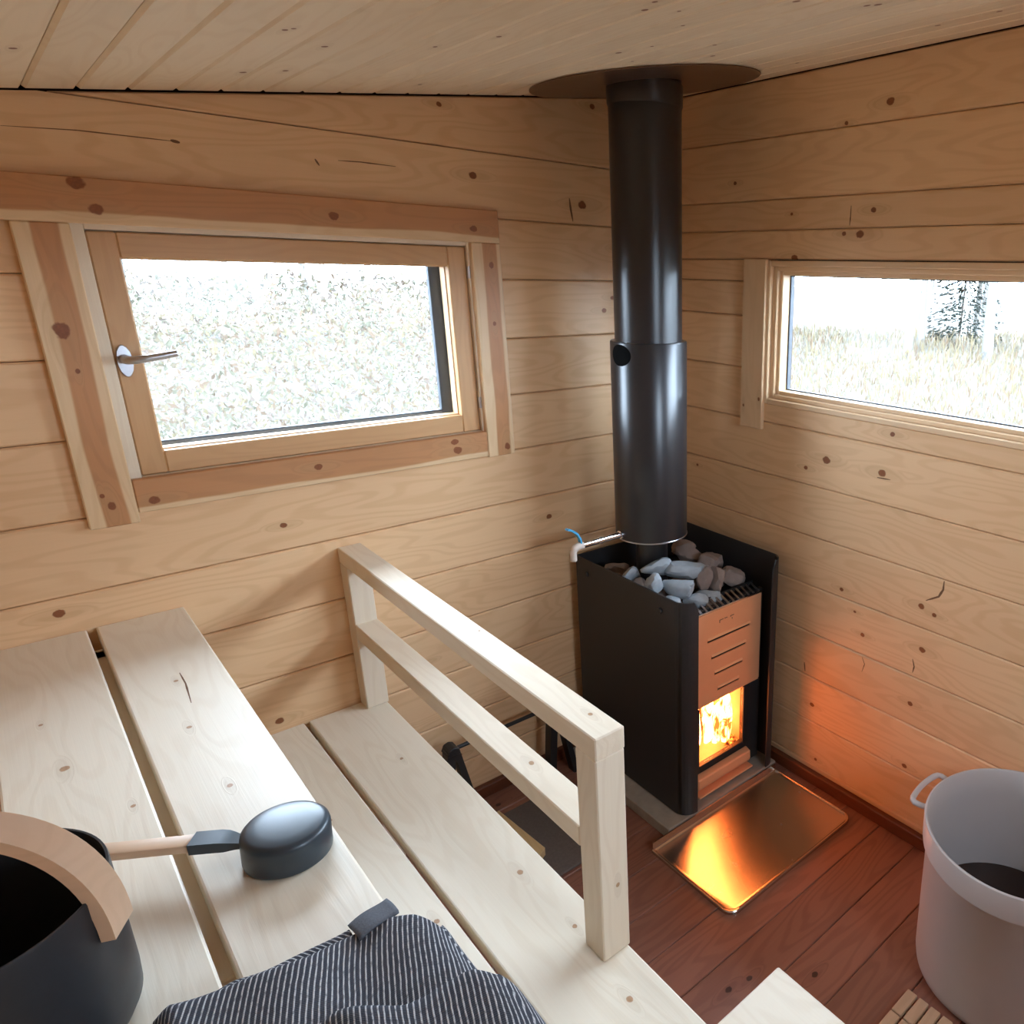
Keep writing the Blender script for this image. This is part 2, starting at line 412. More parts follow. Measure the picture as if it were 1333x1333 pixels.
# floor
fl = empty('floor', (0, 0, 0)); tag(fl, kind='structure')
bm = bmesh.new(); box(bm, (XN-.1, YB-.1, -.10), (.1, .1, -.0235)); fin(bm, 'subfloor', M['dark'], fl)
y = -.097 + .115
while y > YB:
    y1 = min(y, -.0005); y0 = max(y - .115, YB+.001)
    board('floor_board', (XN+.001, y0+.0006, -.022), (-.001, y1-.0006, 0), 'x', 'y', M['floor'], fl, .0022, nk=3, kr=(.004, .008))
    y -= .115
def structboard(name, *a, **k):
    o = board(name, *a, **k); tag(o, kind='structure'); return o
structboard('baseboard_left', (XN+.001, -.021, .0005), (-.0012, -.0012, .041), 'x', 'z', M['base'], bev=.003)
structboard('baseboard_right', (-.021, YB+.001, .0005), (-.0012, -.0222, .041), 'y', 'z', M['base'], bev=.003)

# ------------------------------------------------------------------ left window (opening sash)
def ring(name, rect, inner, d0, d1, axis, m, parent, bev=.0015):
    """rectangular frame as four members: two stiles (full height) and two rails"""
    a0, a1, b0, b1 = rect; i0, i1, j0, j1 = inner
    out = []
    for kind, (p0, p1, q0, q1) in (('stile', (a0, i0, b0, b1)), ('stile', (i1, a1, b0, b1)), ('rail', (i0, i1, b0, j0)), ('rail', (i0, i1, j1, b1))):
        if axis == 'y': lo, hi = (p0, d0, q0), (p1, d1, q1)
        else: lo, hi = (d0, p0, q0), (d1, p1, q1)
        g = 'z' if kind == 'stile' else ('x' if axis == 'y' else 'y')
        ac = ('x' if axis == 'y' else 'y') if kind == 'stile' else 'z'
        if m in (M['spacer'],):
            bm = bmesh.new(); box(bm, lo, hi, bev); out.append(fin(bm, name + '_' + kind, m, parent))
        else: out.append(board(name + '_' + kind, lo, hi, g, ac, m, parent, bev))
    return out
win1 = empty('window_1', (-1.03, 0, 1.08)); tag(win1, kind='structure')
# casing boards on the wall face
tb = board('casing_board', (-1.50, -.022, 1.5515), (-.589, -.0005, 1.627), 'x', 'z', M['trim'], win1, .002,
           fixed=[(-1.353, 1.576, .0095), (-1.372, 1.617, .011), (-.965, 1.590, .009), (-.655, 1.582, .008)])
tb['heart'] = (-.022, .060, 0.0)
a = board('casing_board', (-1.469, -.0215, 1.005), (-1.393, -.0005, 1.551), 'z', 'x', M['trim'], win1, .002,
          fixed=[(1.372, -1.438, .0125), (1.046, -1.430, .007), (1.068, -1.440, .004), (1.30, -1.43, .004)])
a['heart'] = (-.016, .022, 0.0)
a = board('casing_board', (-.664, -.0215, 1.020), (-.589, -.0005, 1.551), 'z', 'x', M['trim'], win1, .002,
          fixed=[(1.50, -.616, .007), (1.043, -.61, .008), (1.36, -.620, .005)])
a['heart'] = (-.012, .026, 0.0)
a = board('casing_board', (-1.3925, -.021, 1.023), (-.6645, -.0005, 1.089), 'x', 'z', M['trim'], win1, .002,
          fixed=[(-.752, 1.074, .008), (-.746, 1.052, .010), (-1.068, 1.062, .0075), (-1.365, 1.045, .008)])
a['heart'] = (-.022, .05, 0.0)
# jamb frame and sash
ring('jamb', (-1.3975, -.6605, 1.0825, 1.5555), (-1.3742, -.6688, 1.0895, 1.5425), -.006, .048, 'y', M['rail'], win1)
ring('jamb_stop', (-1.3975, -.6605, 1.0825, 1.5555), (-1.364, -.679, 1.099, 1.531), .0485, T+.02, 'y', M['frame'], win1, .001)
sash = win1
ring('sash', (-1.373, -.670, 1.0905, 1.5405), (-1.331, -.715, 1.134, 1.4955), .002, .048, 'y', M['sash'], sash, .0025)
# lighter glazing bead set inside the sash and the dark outer spacer
ring('glazing_bead', (-1.331, -.715, 1.134, 1.4955), (-1.3285, -.7175, 1.1365, 1.493), .022, .048, 'y', M['frame'], sash, .0004)
ring('outer_spacer', (-1.372, -.671, 1.0915, 1.5395), (-1.342, -.738, 1.143, 1.505), .066, .080, 'y', M['spacer'], sash, .001)
bm = bmesh.new(); box(bm, (-1.3305, .0485, 1.1345), (-.7155, .0535, 1.495)); fin(bm, 'pane', M['glass'], sash)
# handle
bm = bmesh.new()
prism(bm, [(-1.359 + .0135*math.cos(t)*.85, 1.312 + .030*math.sin(t)) for t in [2*PI*i/20 for i in range(20)]], -.006, .0025, lambda a, b, d: (a, d, b), .0012)
hd = fin(bm, 'handle', M['metal_grey'], sash, ang=40)
hd['label'] = 'grey metal window handle'
bm = bmesh.new()
tube(bm, [(-1.359, -.005, 1.316), (-1.359, -.030, 1.316), (-1.357, -.040, 1.3165), (-1.348, -.046, 1.317), (-1.33, -.048, 1.319), (-1.285, -.048, 1.326)], [.0085, .008, .0075, .0075, .0072, .0066], 14)
fin(bm, 'lever', M['metal_grey'], hd, ang=50)
for z in (1.482, 1.163):
    bm = bmesh.new(); tube(bm, [(-.668, -.004, z-.014), (-.668, -.004, z+.014)], .0042, 10)
    fin(bm, 'hinge', M['metal_grey'], win1, ang=50)

# ------------------------------------------------------------------ right window (fixed)
win2 = empty('window_2', (0, -1.0, 1.14)); tag(win2, kind='structure')
y0, y1, z0, z1 = -1.6, -.3815, 1.1445, 1.5305
ring('outer_frame', (y0, y1, z0, z1), (y0+.018, y1-.0165, z0+.0150, z1-.0150), -.006, .046, 'x', M['frame'], win2, .0022)
ring('middle_frame', (y0+.017, y1-.0155, z0+.0140, z1-.0140), (y0+.035, y1-.032, z0+.0270, z1-.0270), .006, .055, 'x', M['frame'], win2, .0022)
ring('inner_frame', (y0+.034, y1-.031, z0+.0260, z1-.0260), (y0+.046, y1-.043, z0+.0375, z1-.0375), .016, .06, 'x', M['frame'], win2, .0020)
ring('pane_spacer', (y0+.045, y1-.042, z0+.0365, z1-.0365), (y0+.051, y1-.047, z0+.0410, z1-.0397), .046, .06, 'x', M['spacer'], win2, .0005)
bm = bmesh.new(); box(bm, (.048, y0+.046, z0+.038), (.053, y1-.043, z1-.038)); fin(bm, 'pane', M['glass'], win2)
board('casing_board', (-.014, -.387, 1.068), (-.0005, -.302, 1.534), 'z', 'y', M['frame'], win2, .002, nk=0,
      fixed=[(1.155, -.375, .005), (1.13, -.315, .004)])

# unseen window added in the back wall as daylight fill
fill_win = empty('fill_window', (-.73, YB, 1.22)); tag(fill_win, kind='structure')
ring('frame', (OPB[0]+.001, OPB[1]-.001, OPB[2]+.001, OPB[3]-.001), (OPB[0]+.035, OPB[1]-.035, OPB[2]+.035, OPB[3]-.035), YB-.05, YB+.006, 'y', M['frame'], fill_win)  # frame of the added fill window
bm = bmesh.new(); box(bm, (OPB[0]+.034, YB-.031, OPB[2]+.034), (OPB[1]-.034, YB-.025, OPB[3]-.034)); fin(bm, 'pane', M['glass'], fill_win)  # pane of the added fill window

# ------------------------------------------------------------------ benches
def bench(name, z, planks, y1, y0, th, label):
    b = empty(name, ((planks[0][0]+planks[-1][1])/2, (y0+y1)/2, 0)); tag(b, label, 'bench')
    for x0, x1, fx in planks:
        board('bench_plank', (x0, y0, z-th), (x1, y1, z), 'y', 'x', M['bench'], b, .003, nk=0, fixed=fx, seg=2)
    return b
ub = bench('upper_bench', .807, [(-1.497, -1.356, [(-.345, -1.427, .0035), (-.52, -1.44, .004), (-.72, -1.43, .004)]),
                                 (-1.652, -1.511, [(-.52, -1.585, .006), (-.36, -1.60, .003), (-.68, -1.53, .003)]),
                                 (-1.807, -1.666, None), (-1.948, -1.821, None)], -.003, YB+.012, .03,
           'wide upper bench of pale planed planks carrying the pail and ladle')
for yy in (-.045, -1.085, -2.2):
    board('support_beam', (-1.945, yy-.045, .690), (-1.362, yy, .7765), 'x', 'z', M['rail'], ub, .002)
board('under_batten', (-1.565, -1.025, .750), (-1.445, -.055, .7765), 'y', 'x', M['rail'], ub, .002)
board('front_apron', (-1.395, YB+.05, .72), (-1.363, -1.14, .7765), 'y', 'z', M['rail'], ub, .002)
for yy in (-.045, -1.085, -2.2):
    board('leg', (-1.94, yy-.045, .0005), (-1.895, yy, .6895), 'z', 'y', M['rail'], ub, .002)
    board('leg', (-1.42, yy-.045, .0005), (-1.375, yy, .6895), 'z', 'y', M['rail'], ub, .002)
lb = bench('lower_bench', .444, [(-1.170, -1.002, [(-.78, -1.05, .006), (-1.12, -1.06, .005), (-.95, -1.045, .004), (-.3, -1.07, .004)]), (-1.352, -1.181, [(-.78, -1.205, .005), (-.4, -1.25, .004)])], -.003, YB+.012, .03,
           'lower bench of two pale planks, one step below the handrail post')
for yy in (-.045, -1.10, -2.2):
    board('support_beam', (-1.35, yy-.045, .335), (-1.012, yy, .4135), 'x', 'z', M['rail'], lb, .002)
    board('leg', (-1.07, yy-.045, .0005), (-1.025, yy, .3345), 'z', 'y', M['rail'], lb, .002)
    board('leg', (-1.345, yy-.045, .0005), (-1.30, yy, .3345), 'z', 'y', M['rail'], lb, .002)

hr = empty('handrail', (-1.025, -.52, .4445)); tag(hr, 'pale wooden handrail with two rails on square posts along the lower bench', 'railing')
board('top_rail', (-1.051, -1.044, .822), (-.999, -.003, .860), 'y', 'x', M['rail'], hr, .002, fixed=[(-.985, -1.018, .004), (-.62, -1.01, .0025)])
board('mid_rail', (-1.051, -.9895, .638), (-.999, -.049, .676), 'y', 'x', M['rail'], hr, .002, fixed=[(-.80, -1.022, .005)])
board('post', (-1.051, -1.043, .4446), (-.9995, -.990, .8218), 'z', 'x', M['rail'], hr, .002, fixed=[(.58, -1.02, .004)])
board('post', (-1.051, -.0485, .4446), (-.9995, -.003, .8218), 'z', 'x', M['rail'], hr, .002)

# white step stool in the foreground
st = empty('step_stool', (-.86, -1.33, 0)); tag(st, 'low white-topped wooden step stool on the floor in front of the lower bench', 'stool')
SZ = .30
board('seat', (-.985, -1.56, SZ-.028), (-.760, -1.162, SZ), 'y', 'x', M['bench'], st, .003, fixed=[(-1.30, -.84, .007)])
for x in (-.975, -.805):
    for yy in (-1.54, -1.215): board('leg', (x, yy, .0005), (x+.035, yy+.035, SZ-.0285), 'z', 'x', M['rail'], st, .002)

# ------------------------------------------------------------------ stove
XL, XR, YF = -.432, -.052, -.47
slab = empty('hearth_slab', (-.26, -.28, 0))
bm = bmesh.new(); box(bm, (-.487, -.528, .0006), (-.048, -.03, .036), .004, 2)
bpy.data.objects.remove(slab)
slab = tag(fin(bm, 'hearth_slab', M['slab']), 'grey hearth slab under the black stove', 'slab')
stv = empty('sauna_stove', (-.24, -.27, .0365)); tag(stv, 'black wood-burning sauna stove with a copper-toned front, fire lit inside', 'stove')
def side_panel(x, s, ztop):
    """bent sheet: flat side with a rounded return at the front; s=+1 the return goes to +x"""
    pts = [(x, -.045)]
    rr = .042
    for k in range(9):
        t = k/8*PI/2
        pts.append((x + s*(rr - rr*math.cos(t)), -.49 - rr*math.sin(t)))
    pts.append((x + s*(rr+.006), -.49-rr))
    th = .004
    bm = bmesh.new(); n = len(pts)
    def off(i):
        p = Vector(pts[i]); t = (Vector(pts[min(i+1, n-1)]) - Vector(pts[max(i-1, 0)])).normalized()
        return p + Vector((-t.y, t.x))*th*(1 if s > 0 else -1)
    zb = .040
    for i in range(n-1):
        p, q, a_, b_ = pts[i], pts[i+1], off(i), off(i+1)
        zz = lambda k: ztop - (.030*max(0, k-8)/2 if k > 8 else 0)
        vs = [bm.verts.new((*c, z)) for c, z in ((p, zb), (q, zb), (b_, zb), (a_, zb), (p, zz(i)), (q, zz(i+1)), (b_, zz(i+1)), (a_, zz(i)))]
        for f in ((0,1,5,4),(2,3,7,6),(4,5,6,7),(3,2,1,0),(0,4,7,3),(1,2,6,5)): bm.faces.new([vs[k] for k in f])
    bmesh.ops.remove_doubles(bm, verts=bm.verts[:], dist=1e-5)
    return fin(bm, 'side_panel', M['black'], stv, ang=35)
spl = side_panel(XL, 1, .692)
spr = side_panel(XR, -1, .726)
for yy, zz in ((-.10, .648), (-.435, .648)):
    bm = bmesh.new(); lathe(bm, [(0, -.0), (.007, 0), (.0085, .003), (.0085, .006)], (0, 0, 0), 12)
    bm.transform(Matrix.Translation((XL-.0055, yy, zz)) @ Matrix.Rotation(PI/2, 4, 'Y'))
    fin(bm, 'bolt', M['iron'], spl)
bm = bmesh.new(); box(bm, (XL+.005, -.045, .05), (XR-.005, -.041, .69)); fin(bm, 'back_panel', M['black'], stv)
# firebox body: a shell open at the front
bx0, bx1, by1 = -.372, -.082, -.08
bm = bmesh.new()
box(bm, (bx0, YF+.012, .05), (bx0+.012, by1, .56), .001); box(bm, (bx1-.012, YF+.012, .05), (bx1, by1, .56), .001)
box(bm, (bx0+.0125, by1-.012, .05), (bx1-.0125, by1, .56), .001)
box(bm, (bx0+.0125, YF+.012, .05), (bx1-.0125, by1-.0125, .066), .001); box(bm, (bx0+.0125, YF+.012, .40), (bx1-.0125, by1-.0125, .415), .001)
body = fin(bm, 'firebox', M['black'], stv)
# black front surround with the window opening
gx0, gx1, gz0, gz1 = -.338, -.146, .128, .322
bm = bmesh.new()
for l, h in (((bx0, YF-.002, .045), (gx0, YF+.0115, .62)), ((gx1, YF-.002, .045), (bx1+.006, YF+.0115, .62)), ((gx0, YF-.002, .045), (gx1, YF+.0115, gz0)), ((gx0, YF-.002, gz1), (gx1, YF+.0115, .62))):
    box(bm, l, h)
fin(bm, 'front_surround', M['black'], stv)
bm = bmesh.new()
for l, h in (((gx0-.008, YF-.010, gz0-.012), (gx0+.008, YF-.0025, gz1)), ((gx1-.006, YF-.010, gz0-.012), (gx1+.016, YF-.0025, gz1)), ((gx0+.0085, YF-.010, gz0-.012), (gx1-.0065, YF-.0025, gz0+.004))): box(bm, l, h, .0015)
door_s = fin(bm, 'fire_door', M['iron'], stv)
bm = bmesh.new(); box(bm, (gx0+.001, YF+.001, gz0+.001), (gx1-.001, YF+.005, gz1-.001)); fin(bm, 'glass_pane', M['fireglass'], door_s)
# firebrick lining
bm = bmesh.new()
box(bm, (bx0+.0125, YF+.02, .0665), (bx0+.026, by1-.028, .39)); box(bm, (bx1-.026, YF+.02, .0665), (bx1-.0125, by1-.028, .39))
box(bm, (bx0+.0125, by1-.026, .0665), (bx1-.0125, by1-.0125, .39)); box(bm, (bx0+.027, YF+.02, .0665), (bx1-.027, by1-.028, .09))
fin(bm, 'firebrick_lining', M['brick'], stv)
# copper-toned upper front: folded plate with louvres
px0, px1, pz0, pz1 = -.357, -.096, .330, .613
slots = [(.5275, .084), (.472, .069), (.418, .056), (.364, .043)]
cx = -.2225
rows = []
zc = pz0
bm = bmesh.new()
def plate(l, h): box(bm, l, h)
yA, yB = YF-.0135, YF-.0105
zs = [pz0] + sum([[z-.0038, z+.0038] for z, _ in reversed(slots)], []) + [pz1]
for i in range(0, len(zs)-1):
    a_, b_ = zs[i], zs[i+1]
    if i % 2 == 0: plate((px0, yA, a_), (px1, yB, b_))
    else:
        hw = list(reversed(slots))[i//2][1]
        plate((px0, yA, a_), (cx-hw, yB, b_)); plate((cx+hw, yA, a_), (px1, yB, b_))
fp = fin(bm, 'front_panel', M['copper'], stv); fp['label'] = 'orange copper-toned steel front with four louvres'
for z, hw in slots:      # pressed hoods above each slot
    bm = bmesh.new()
    prism(bm, [(yA-.0002, z+.011), (yA-.0040, z+.0050), (yA-.0030, z+.0042), (yA-.0002, z+.0040)], cx-hw, cx+hw, lambda a, b, d: (d, a, b))
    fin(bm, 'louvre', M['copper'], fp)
for xx, sgn in ((px0, -1), (px1, 1)):   # folded flanges
    bm = bmesh.new()
    prism(bm, [(xx, yA), (xx, yB), (xx+sgn*.004, YF-.0025), (xx+sgn*.008, YF-.0025), (xx+sgn*.004, yA+.001)], pz0+.004, pz1-.002, lambda a, b, d: (a, b, d))
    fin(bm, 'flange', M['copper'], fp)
# faint embossed maker's mark (not readable in the photograph)
bm = bmesh.new()
for (x0, z0_, x1, z1_) in ((-.262, .572, -.2605, .581), (-.2605, .5795, -.247, .581), (-.243, .5795, -.232, .581), (-.2195, .577, -.218, .581), (-.2195, .5795, -.206, .581), (-.2135, .569, -.212, .5735)):
    box(bm, (x0, yA-.0008, z0_), (x1, yA-.0001, z1_))
fin(bm, 'embossed_mark', M['iron'], fp)
# chrome-edged sloping grille on top of the front
bm = bmesh.new(); box(bm, (px0, YF-.0135, .6135), (px1+.008, YF-.009, .6185), .001); gr = fin(bm, 'top_grille', M['chrome'], stv)
for k in range(13):
    x = px0 + .012 + k*.0205
    bm = bmesh.new(); strip(bm, [(x, YF-.0088, .617), (x+.004, YF+.030, .630)], lambda i: (.0032, 0, 0), lambda i: (0, -.0005, .0015))
    fin(bm, 'grille_bar', M['metal_grey'], gr)
bm = bmesh.new(); box(bm, (px0, YF+.0305, .622), (px1+.012, YF+.0345, .634), .001); fin(bm, 'grille_edge', M['iron'], gr)
# stone bed tray
bm = bmesh.new(); box(bm, (XL+.006, YF+.036, .585), (XR-.006, -.047, .595)); fin(bm, 'stone_tray', M['iron'], stv)
# ash drawer
bm = bmesh.new()
prism(bm, [(YF-.003, .052), (YF-.020, .060), (YF-.026, .072), (YF-.024, .098), (YF-.003, .106)], -.346, -.130, lambda a, b, d: (d, a, b), .003)
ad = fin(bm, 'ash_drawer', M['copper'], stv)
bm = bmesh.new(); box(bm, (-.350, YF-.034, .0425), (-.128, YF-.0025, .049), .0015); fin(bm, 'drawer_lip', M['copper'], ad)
# logs burning
lg = None
for a_, b_, r in (((-.33, -.36, .112), (-.16, -.30, .118), .021), ((-.31, -.22, .112), (-.15, -.26, .112), .020), ((-.325, -.40, .135), (-.25, -.20, .155), .018)):
    bm = bmesh.new(); tube(bm, [Vector(a_).lerp(Vector(b_), k/4) + Vector((0, 0, .003*math.sin(k*2))) for k in range(5)], [r*.95, r*1.04, r, r*1.03, r*.9], 9)
    fin(bm, 'burning_log', M['log'], stv)
# flames: real tongues of light
t = NT('flame'); t.N.remove(t.b)
em = t.n('ShaderNodeEmission'); oc = t.n('ShaderNodeTexCoord').outputs['Object']
nz = t.noise(t.vm('MULTIPLY', oc, (1, 1, .45)), 38, 3, .6, 1.2)
rmp = t.n('ShaderNodeValToRGB'); t.L.new(nz, rmp.inputs[0])
e = rmp.color_ramp.elements; e[0].position = .38; e[0].color = (.06, .012, .002, 1); e[1].position = .62; e[1].color = (1.0, .37, .12, 1)
x_ = rmp.color_ramp.elements.new(.5); x_.color = (.9, .19, .042, 1)
t.L.new(rmp.outputs[0], em.inputs[0]); em.inputs[1].default_value = FIRE
t.L.new(em.outputs[0], t.N['Material Output'].inputs[0])
M['flame'] = t.m
t = NT('embers'); t.N.remove(t.b)
em = t.n('ShaderNodeEmission'); oc = t.n('ShaderNodeTexCoord').outputs['Object']
nz = t.noise(oc, 90, 3); rmp = t.n('ShaderNodeValToRGB'); t.L.new(nz, rmp.inputs[0])
e = rmp.color_ramp.elements; e[0].position = .42; e[0].color = (.03, .004, .001, 1); e[1].position = .7; e[1].color = (1, .22, .03, 1)
t.L.new(rmp.outputs[0], em.inputs[0]); em.inputs[1].default_value = 9.0
t.L.new(em.outputs[0], t.N['Material Output'].inputs[0]); M['embers'] = t.m
rf = random.Random(5)
fire = empty('fire', (-.24, -.32, .0905)); tag(fire, 'bright orange fire burning behind the stove glass', 'fire')
for k in range(17):
    fx = -.335 + .195*((k*.618) % 1); fy = -.435 + .12*((k*.37) % 1); h = rf.uniform(.09, .23); r0 = rf.uniform(.010, .018)
    bm = bmesh.new()
    ph = rf.uniform(0, 6)
    pts = [(fx + .014*math.sin(ph + q*3.2)*q, fy + .008*math.cos(ph + q*2.6)*q, .122 + h*q) for q in [i/9 for i in range(10)]]
    rr = [r0*(.35 + 1.9*q*(1-q)**1.25 + (.3 if q < .3 else .3*(1-q)))*(1 if q < .97 else .15) for q in [i/9 for i in range(10)]]
    tube(bm, pts, rr, 10)
    fin(bm, 'flame', M['flame'], fire, smooth=True)

bm = bmesh.new()
for k in range(26):
    b2 = bmesh.new(); bmesh.ops.create_icosphere(b2, subdivisions=1, radius=rf.uniform(.007, .013))
    b2.transform(Matrix.Translation((rf.uniform(-.325, -.125), rf.uniform(-.435, -.25), .097))); merge(bm, b2)
o = fin(bm, 'embers', M['embers'], fire); o['kind'] = 'stuff'

# stones piled on the stove: every stone its own thing
def stone(loc, size, seed, m, label):
    bm = bmesh.new(); bmesh.ops.create_icosphere(bm, subdivisions=3, radius=1.0)
    off = Vector((seed*3.1, seed*1.7, seed*.9))
    pl = []
    rr = random.Random(seed)
    for k in range(8):
        d = Vector((rr.gauss(0, 1), rr.gauss(0, 1), rr.gauss(0, 1))).normalized(); pl.append((d, rr.uniform(.55, .86)))
    for v in bm.verts:
        p = v.co.normalized()
        s = 1.0
        for d, h in pl:
            c = p.dot(d)
            if c > 1e-3: s = min(s, h/c)
        s *= 1 + .08*noise.noise(p*2.3 + off) + .035*noise.noise(p*6.5 + off)
        v.co = p*s
    rot = Matrix.Rotation(rr.uniform(-1.15, -.45), 4, 'Z') @ Matrix.Rotation(rr.uniform(-.4, .4), 4, 'X')
    bm.transform(rot @ Matrix.Diagonal((*size, 1)))
    o = fin(bm, 'stone', m, ang=28)
    o.location = loc
    tag(o, label, 'stone', 'stones on the stove')
    return o
SL = 'rough stone piled on top of the stove'
STN = [(-.352, -.140, .645, .040, .026, .032, 1), (-.392, -.252, .675, .026, .022, .034, 0), (-.392, -.300, .660, .026, .024, .026, 1), (-.336, -.318, .708, .050, .024, .028, 0),
       (-.388, -.360, .686, .026, .028, .028, 0), (-.282, -.366, .700, .056, .032, .032, 0), (-.250, -.408, .682, .024, .022, .042, 1), (-.330, -.400, .672, .054, .028, .030, 0),
       (-.205, -.404, .660, .036, .032, .046, 1), (-.192, -.275, .698, .052, .03, .030, 1), (-.190, -.352, .690, .040, .026, .030, 1), (-.135, -.400, .650, .036, .026, .032, 1),
       (-.300, -.432, .634, .036, .018, .020, 0), (-.142, -.195, .682, .038, .03, .026, 1), (-.375, -.415, .645, .030, .020, .022, 0), (-.120, -.300, .660, .032, .040, .034, 1),
       (-.245, -.420, .625, .040, .022, .024, 0), (-.385, -.445, .625, .024, .018, .020, 0),
       (-.24, -.33, .640, .05, .04, .028, 1), (-.16, -.33, .630, .05, .05, .028, 1), (-.34, -.36, .635, .05, .04, .028, 1), (-.10, -.39, .625, .026, .035, .026, 1), (-.17, -.23, .640, .045, .04, .03, 1),
       (-.10, -.22, .635, .03, .045, .026, 1), (-.39, -.19, .632, .024, .035, .026, 1), (-.27, -.415, .605, .05, .03, .018, 1)]
POS = {2: 'small brown stone wedged against the left panel behind the rounded pale one', 14: 'pale stone at the front left corner, mostly behind the side panel', 16: 'low brown stone at the front between the pale ones',
       0: 'brown stone half hidden behind the flue at the left of the stove top', 1: 'small upright pale stone by the left stove panel', 3: 'long pale bluish stone lying just in front of the flue', 4: 'small rounded pale stone beside the left panel, in front of the long bluish one',
       5: 'large flat pale grey stone in the middle of the stove top', 6: 'upright pinkish grey stone right of the large flat one', 7: 'pale grey stone behind the front edge of the left stove panel',
       8: 'big rounded brownish stone at the right front of the stove top', 9: 'brown stone at the back right beside the flue', 10: 'pinkish stone behind the big rounded brownish one', 11: 'dark brownish stone at the right end above the grille',
       12: 'low pale stone behind the grille, left end', 13: 'brown stone against the back of the right panel', 15: 'brown stone along the inside of the right panel'}
for i, (x, yy, z, a_, b_, c_, br) in enumerate(STN):
    o = stone((x, yy, z), (a_*1.1, b_*1.12, c_*1.08), i+3, M['stone2'] if br else M['stone'], POS.get(i, 'smaller rough stone wedged low between the others on the stove'))

# ------------------------------------------------------------------ flue pipe with water jacket and tap
FX, FY = -.308, -.248
flue = empty('flue_pipe', (FX, FY, .60)); tag(flue, 'tall black flue pipe rising from the stove to the ceiling', 'flue pipe')
zt = ceil_z(FX)
bm = bmesh.new(); lathe(bm, [(.088, 1.31), (.088, zt+.03)], (FX, FY, 0), 64)
pipe = fin(bm, 'pipe', M['pipe'], flue, ang=40)
bm = bmesh.new(); lathe(bm, [(.0885, zt-.055), (.0905, zt-.05), (.0915, zt-.006), (.089, zt-.004)], (FX, FY, 0), 64); fin(bm, 'collar', M['pipe'], pipe, ang=40)
bm = bmesh.new(); lathe(bm, [(.045, .5955), (.045, .79)], (FX, FY, 0), 48); fin(bm, 'pipe_stub', M['pipe'], flue, ang=40)
JR_, JB_, JT_ = .1005, .786, 1.322
bm = bmesh.new(); lathe(bm, [(.046, JB_), (JR_-.002, JB_), (JR_, JB_+.002), (JR_, JT_-.003), (JR_-.0015, JT_), (.0882, JT_)], (FX, FY, 0), 72)
tank = fin(bm, 'water_jacket', M['pipe'], flue, ang=40)
bm = bmesh.new(); lathe(bm, [(JR_+.0002, JB_), (JR_+.0012, JB_+.001), (JR_+.0012, JB_+.003), (JR_+.0002, JB_+.004)], (FX, FY, 0), 72); fin(bm, 'rim_bead', M['metal_grey'], tank, ang=40)
ha = math.radians(185)
bm = bmesh.new()
ringo = []
for q in (0, .5, 1.0, 1.06):
    ringo.append([])
    for k in range(28):
        a_ = 2*PI*k/28; lat, up = .033*q*math.cos(a_), .0255*q*math.sin(a_)
        th = ha + lat/JR_; rr_ = JR_ + (.0010 if q < 1.03 else .0002)
        ringo[-1].append(bm.verts.new((FX + rr_*math.cos(th), FY + rr_*math.sin(th), 1.290 + up)))
for A_, B_ in zip(ringo[1:], ringo[2:]):
    for k in range(28): bm.faces.new((A_[k], A_[(k+1) % 28], B_[(k+1) % 28], B_[k]))
bm.faces.new(ringo[1])
for v in ringo[0]: bm.verts.remove(v)
fin(bm, 'filler_opening', M['void'], tank)
# tap: pipe out of the jacket, body, spout and blue lever
tz = .806
bm = bmesh.new(); tube(bm, [(FX-.099, FY, tz), (FX-.112, FY, tz), (FX-.1125, FY, tz), (FX-.170, FY, tz), (FX-.1705, FY, tz), (FX-.182, FY, tz), (FX-.1825, FY, tz), (-.548, FY, tz)], [.012, .012, .0085, .0085, .0105, .0105, .0085, .0085], 14)
fin(bm, 'tap_pipe', M['chrome'], tank, ang=40)
bm = bmesh.new(); tube(bm, [(-.538, FY, tz), (-.552, FY, tz), (-.563, FY, tz-.004), (-.568, FY, tz-.012), (-.568, FY, tz-.036)], [.0105, .0105, .010, .0095, .009], 12)
fin(bm, 'tap_spout', M['pale_plastic'], tank, ang=50)
bm = bmesh.new(); strip(bm, [(-.545, FY, tz+.006), (-.547, FY, tz+.020), (-.556, FY, tz+.036), (-.570, FY, tz+.048), (-.584, FY, tz+.054)], lambda i: (0, .0065, 0), lambda i: (.0018, 0, .0018))
fin(bm, 'tap_lever', M['blue'], tank)['label'] = 'blue tap lever'

# ceiling plate round the flue, trimmed along both walls
n = 96; pts = []
for k in range(n):
    x = -.300 + .272*math.cos(2*PI*k/n); yy = -.245 + .272*math.sin(2*PI*k/n)
    pts.append((min(x, -.004), min(yy, -.004)))
clean = [pts[0]]
for p in pts[1:]:
    if math.hypot(p[0]-clean[-1][0], p[1]-clean[-1][1]) > 1e-3: clean.append(p)
bm = bmesh.new(); 
vo = [bm.verts.new((x, yy, ceil_z(x)-.0035)) for x, yy in clean]; vu = [bm.verts.new((x, yy, ceil_z(x)-.0015)) for x, yy in clean]
hi_ = [bm.verts.new((FX+.0885*math.cos(2*PI*k/48), FY+.0885*math.sin(2*PI*k/48), ceil_z(FX+.0885*math.cos(2*PI*k/48))-.0035)) for k in range(48)]
hu_ = [bm.verts.new((v.co.x, v.co.y, v.co.z+.002)) for v in hi_]
def loop(vs): return [bm.edges.new((vs[i], vs[(i+1) % len(vs)])) for i in range(len(vs))]
e1 = loop(vo); e2 = loop(hi_); bmesh.ops.triangle_fill(bm, use_beauty=True, edges=e1+e2)
e1 = loop(vu); e2 = loop(hu_); bmesh.ops.triangle_fill(bm, use_beauty=True, edges=e1+e2)
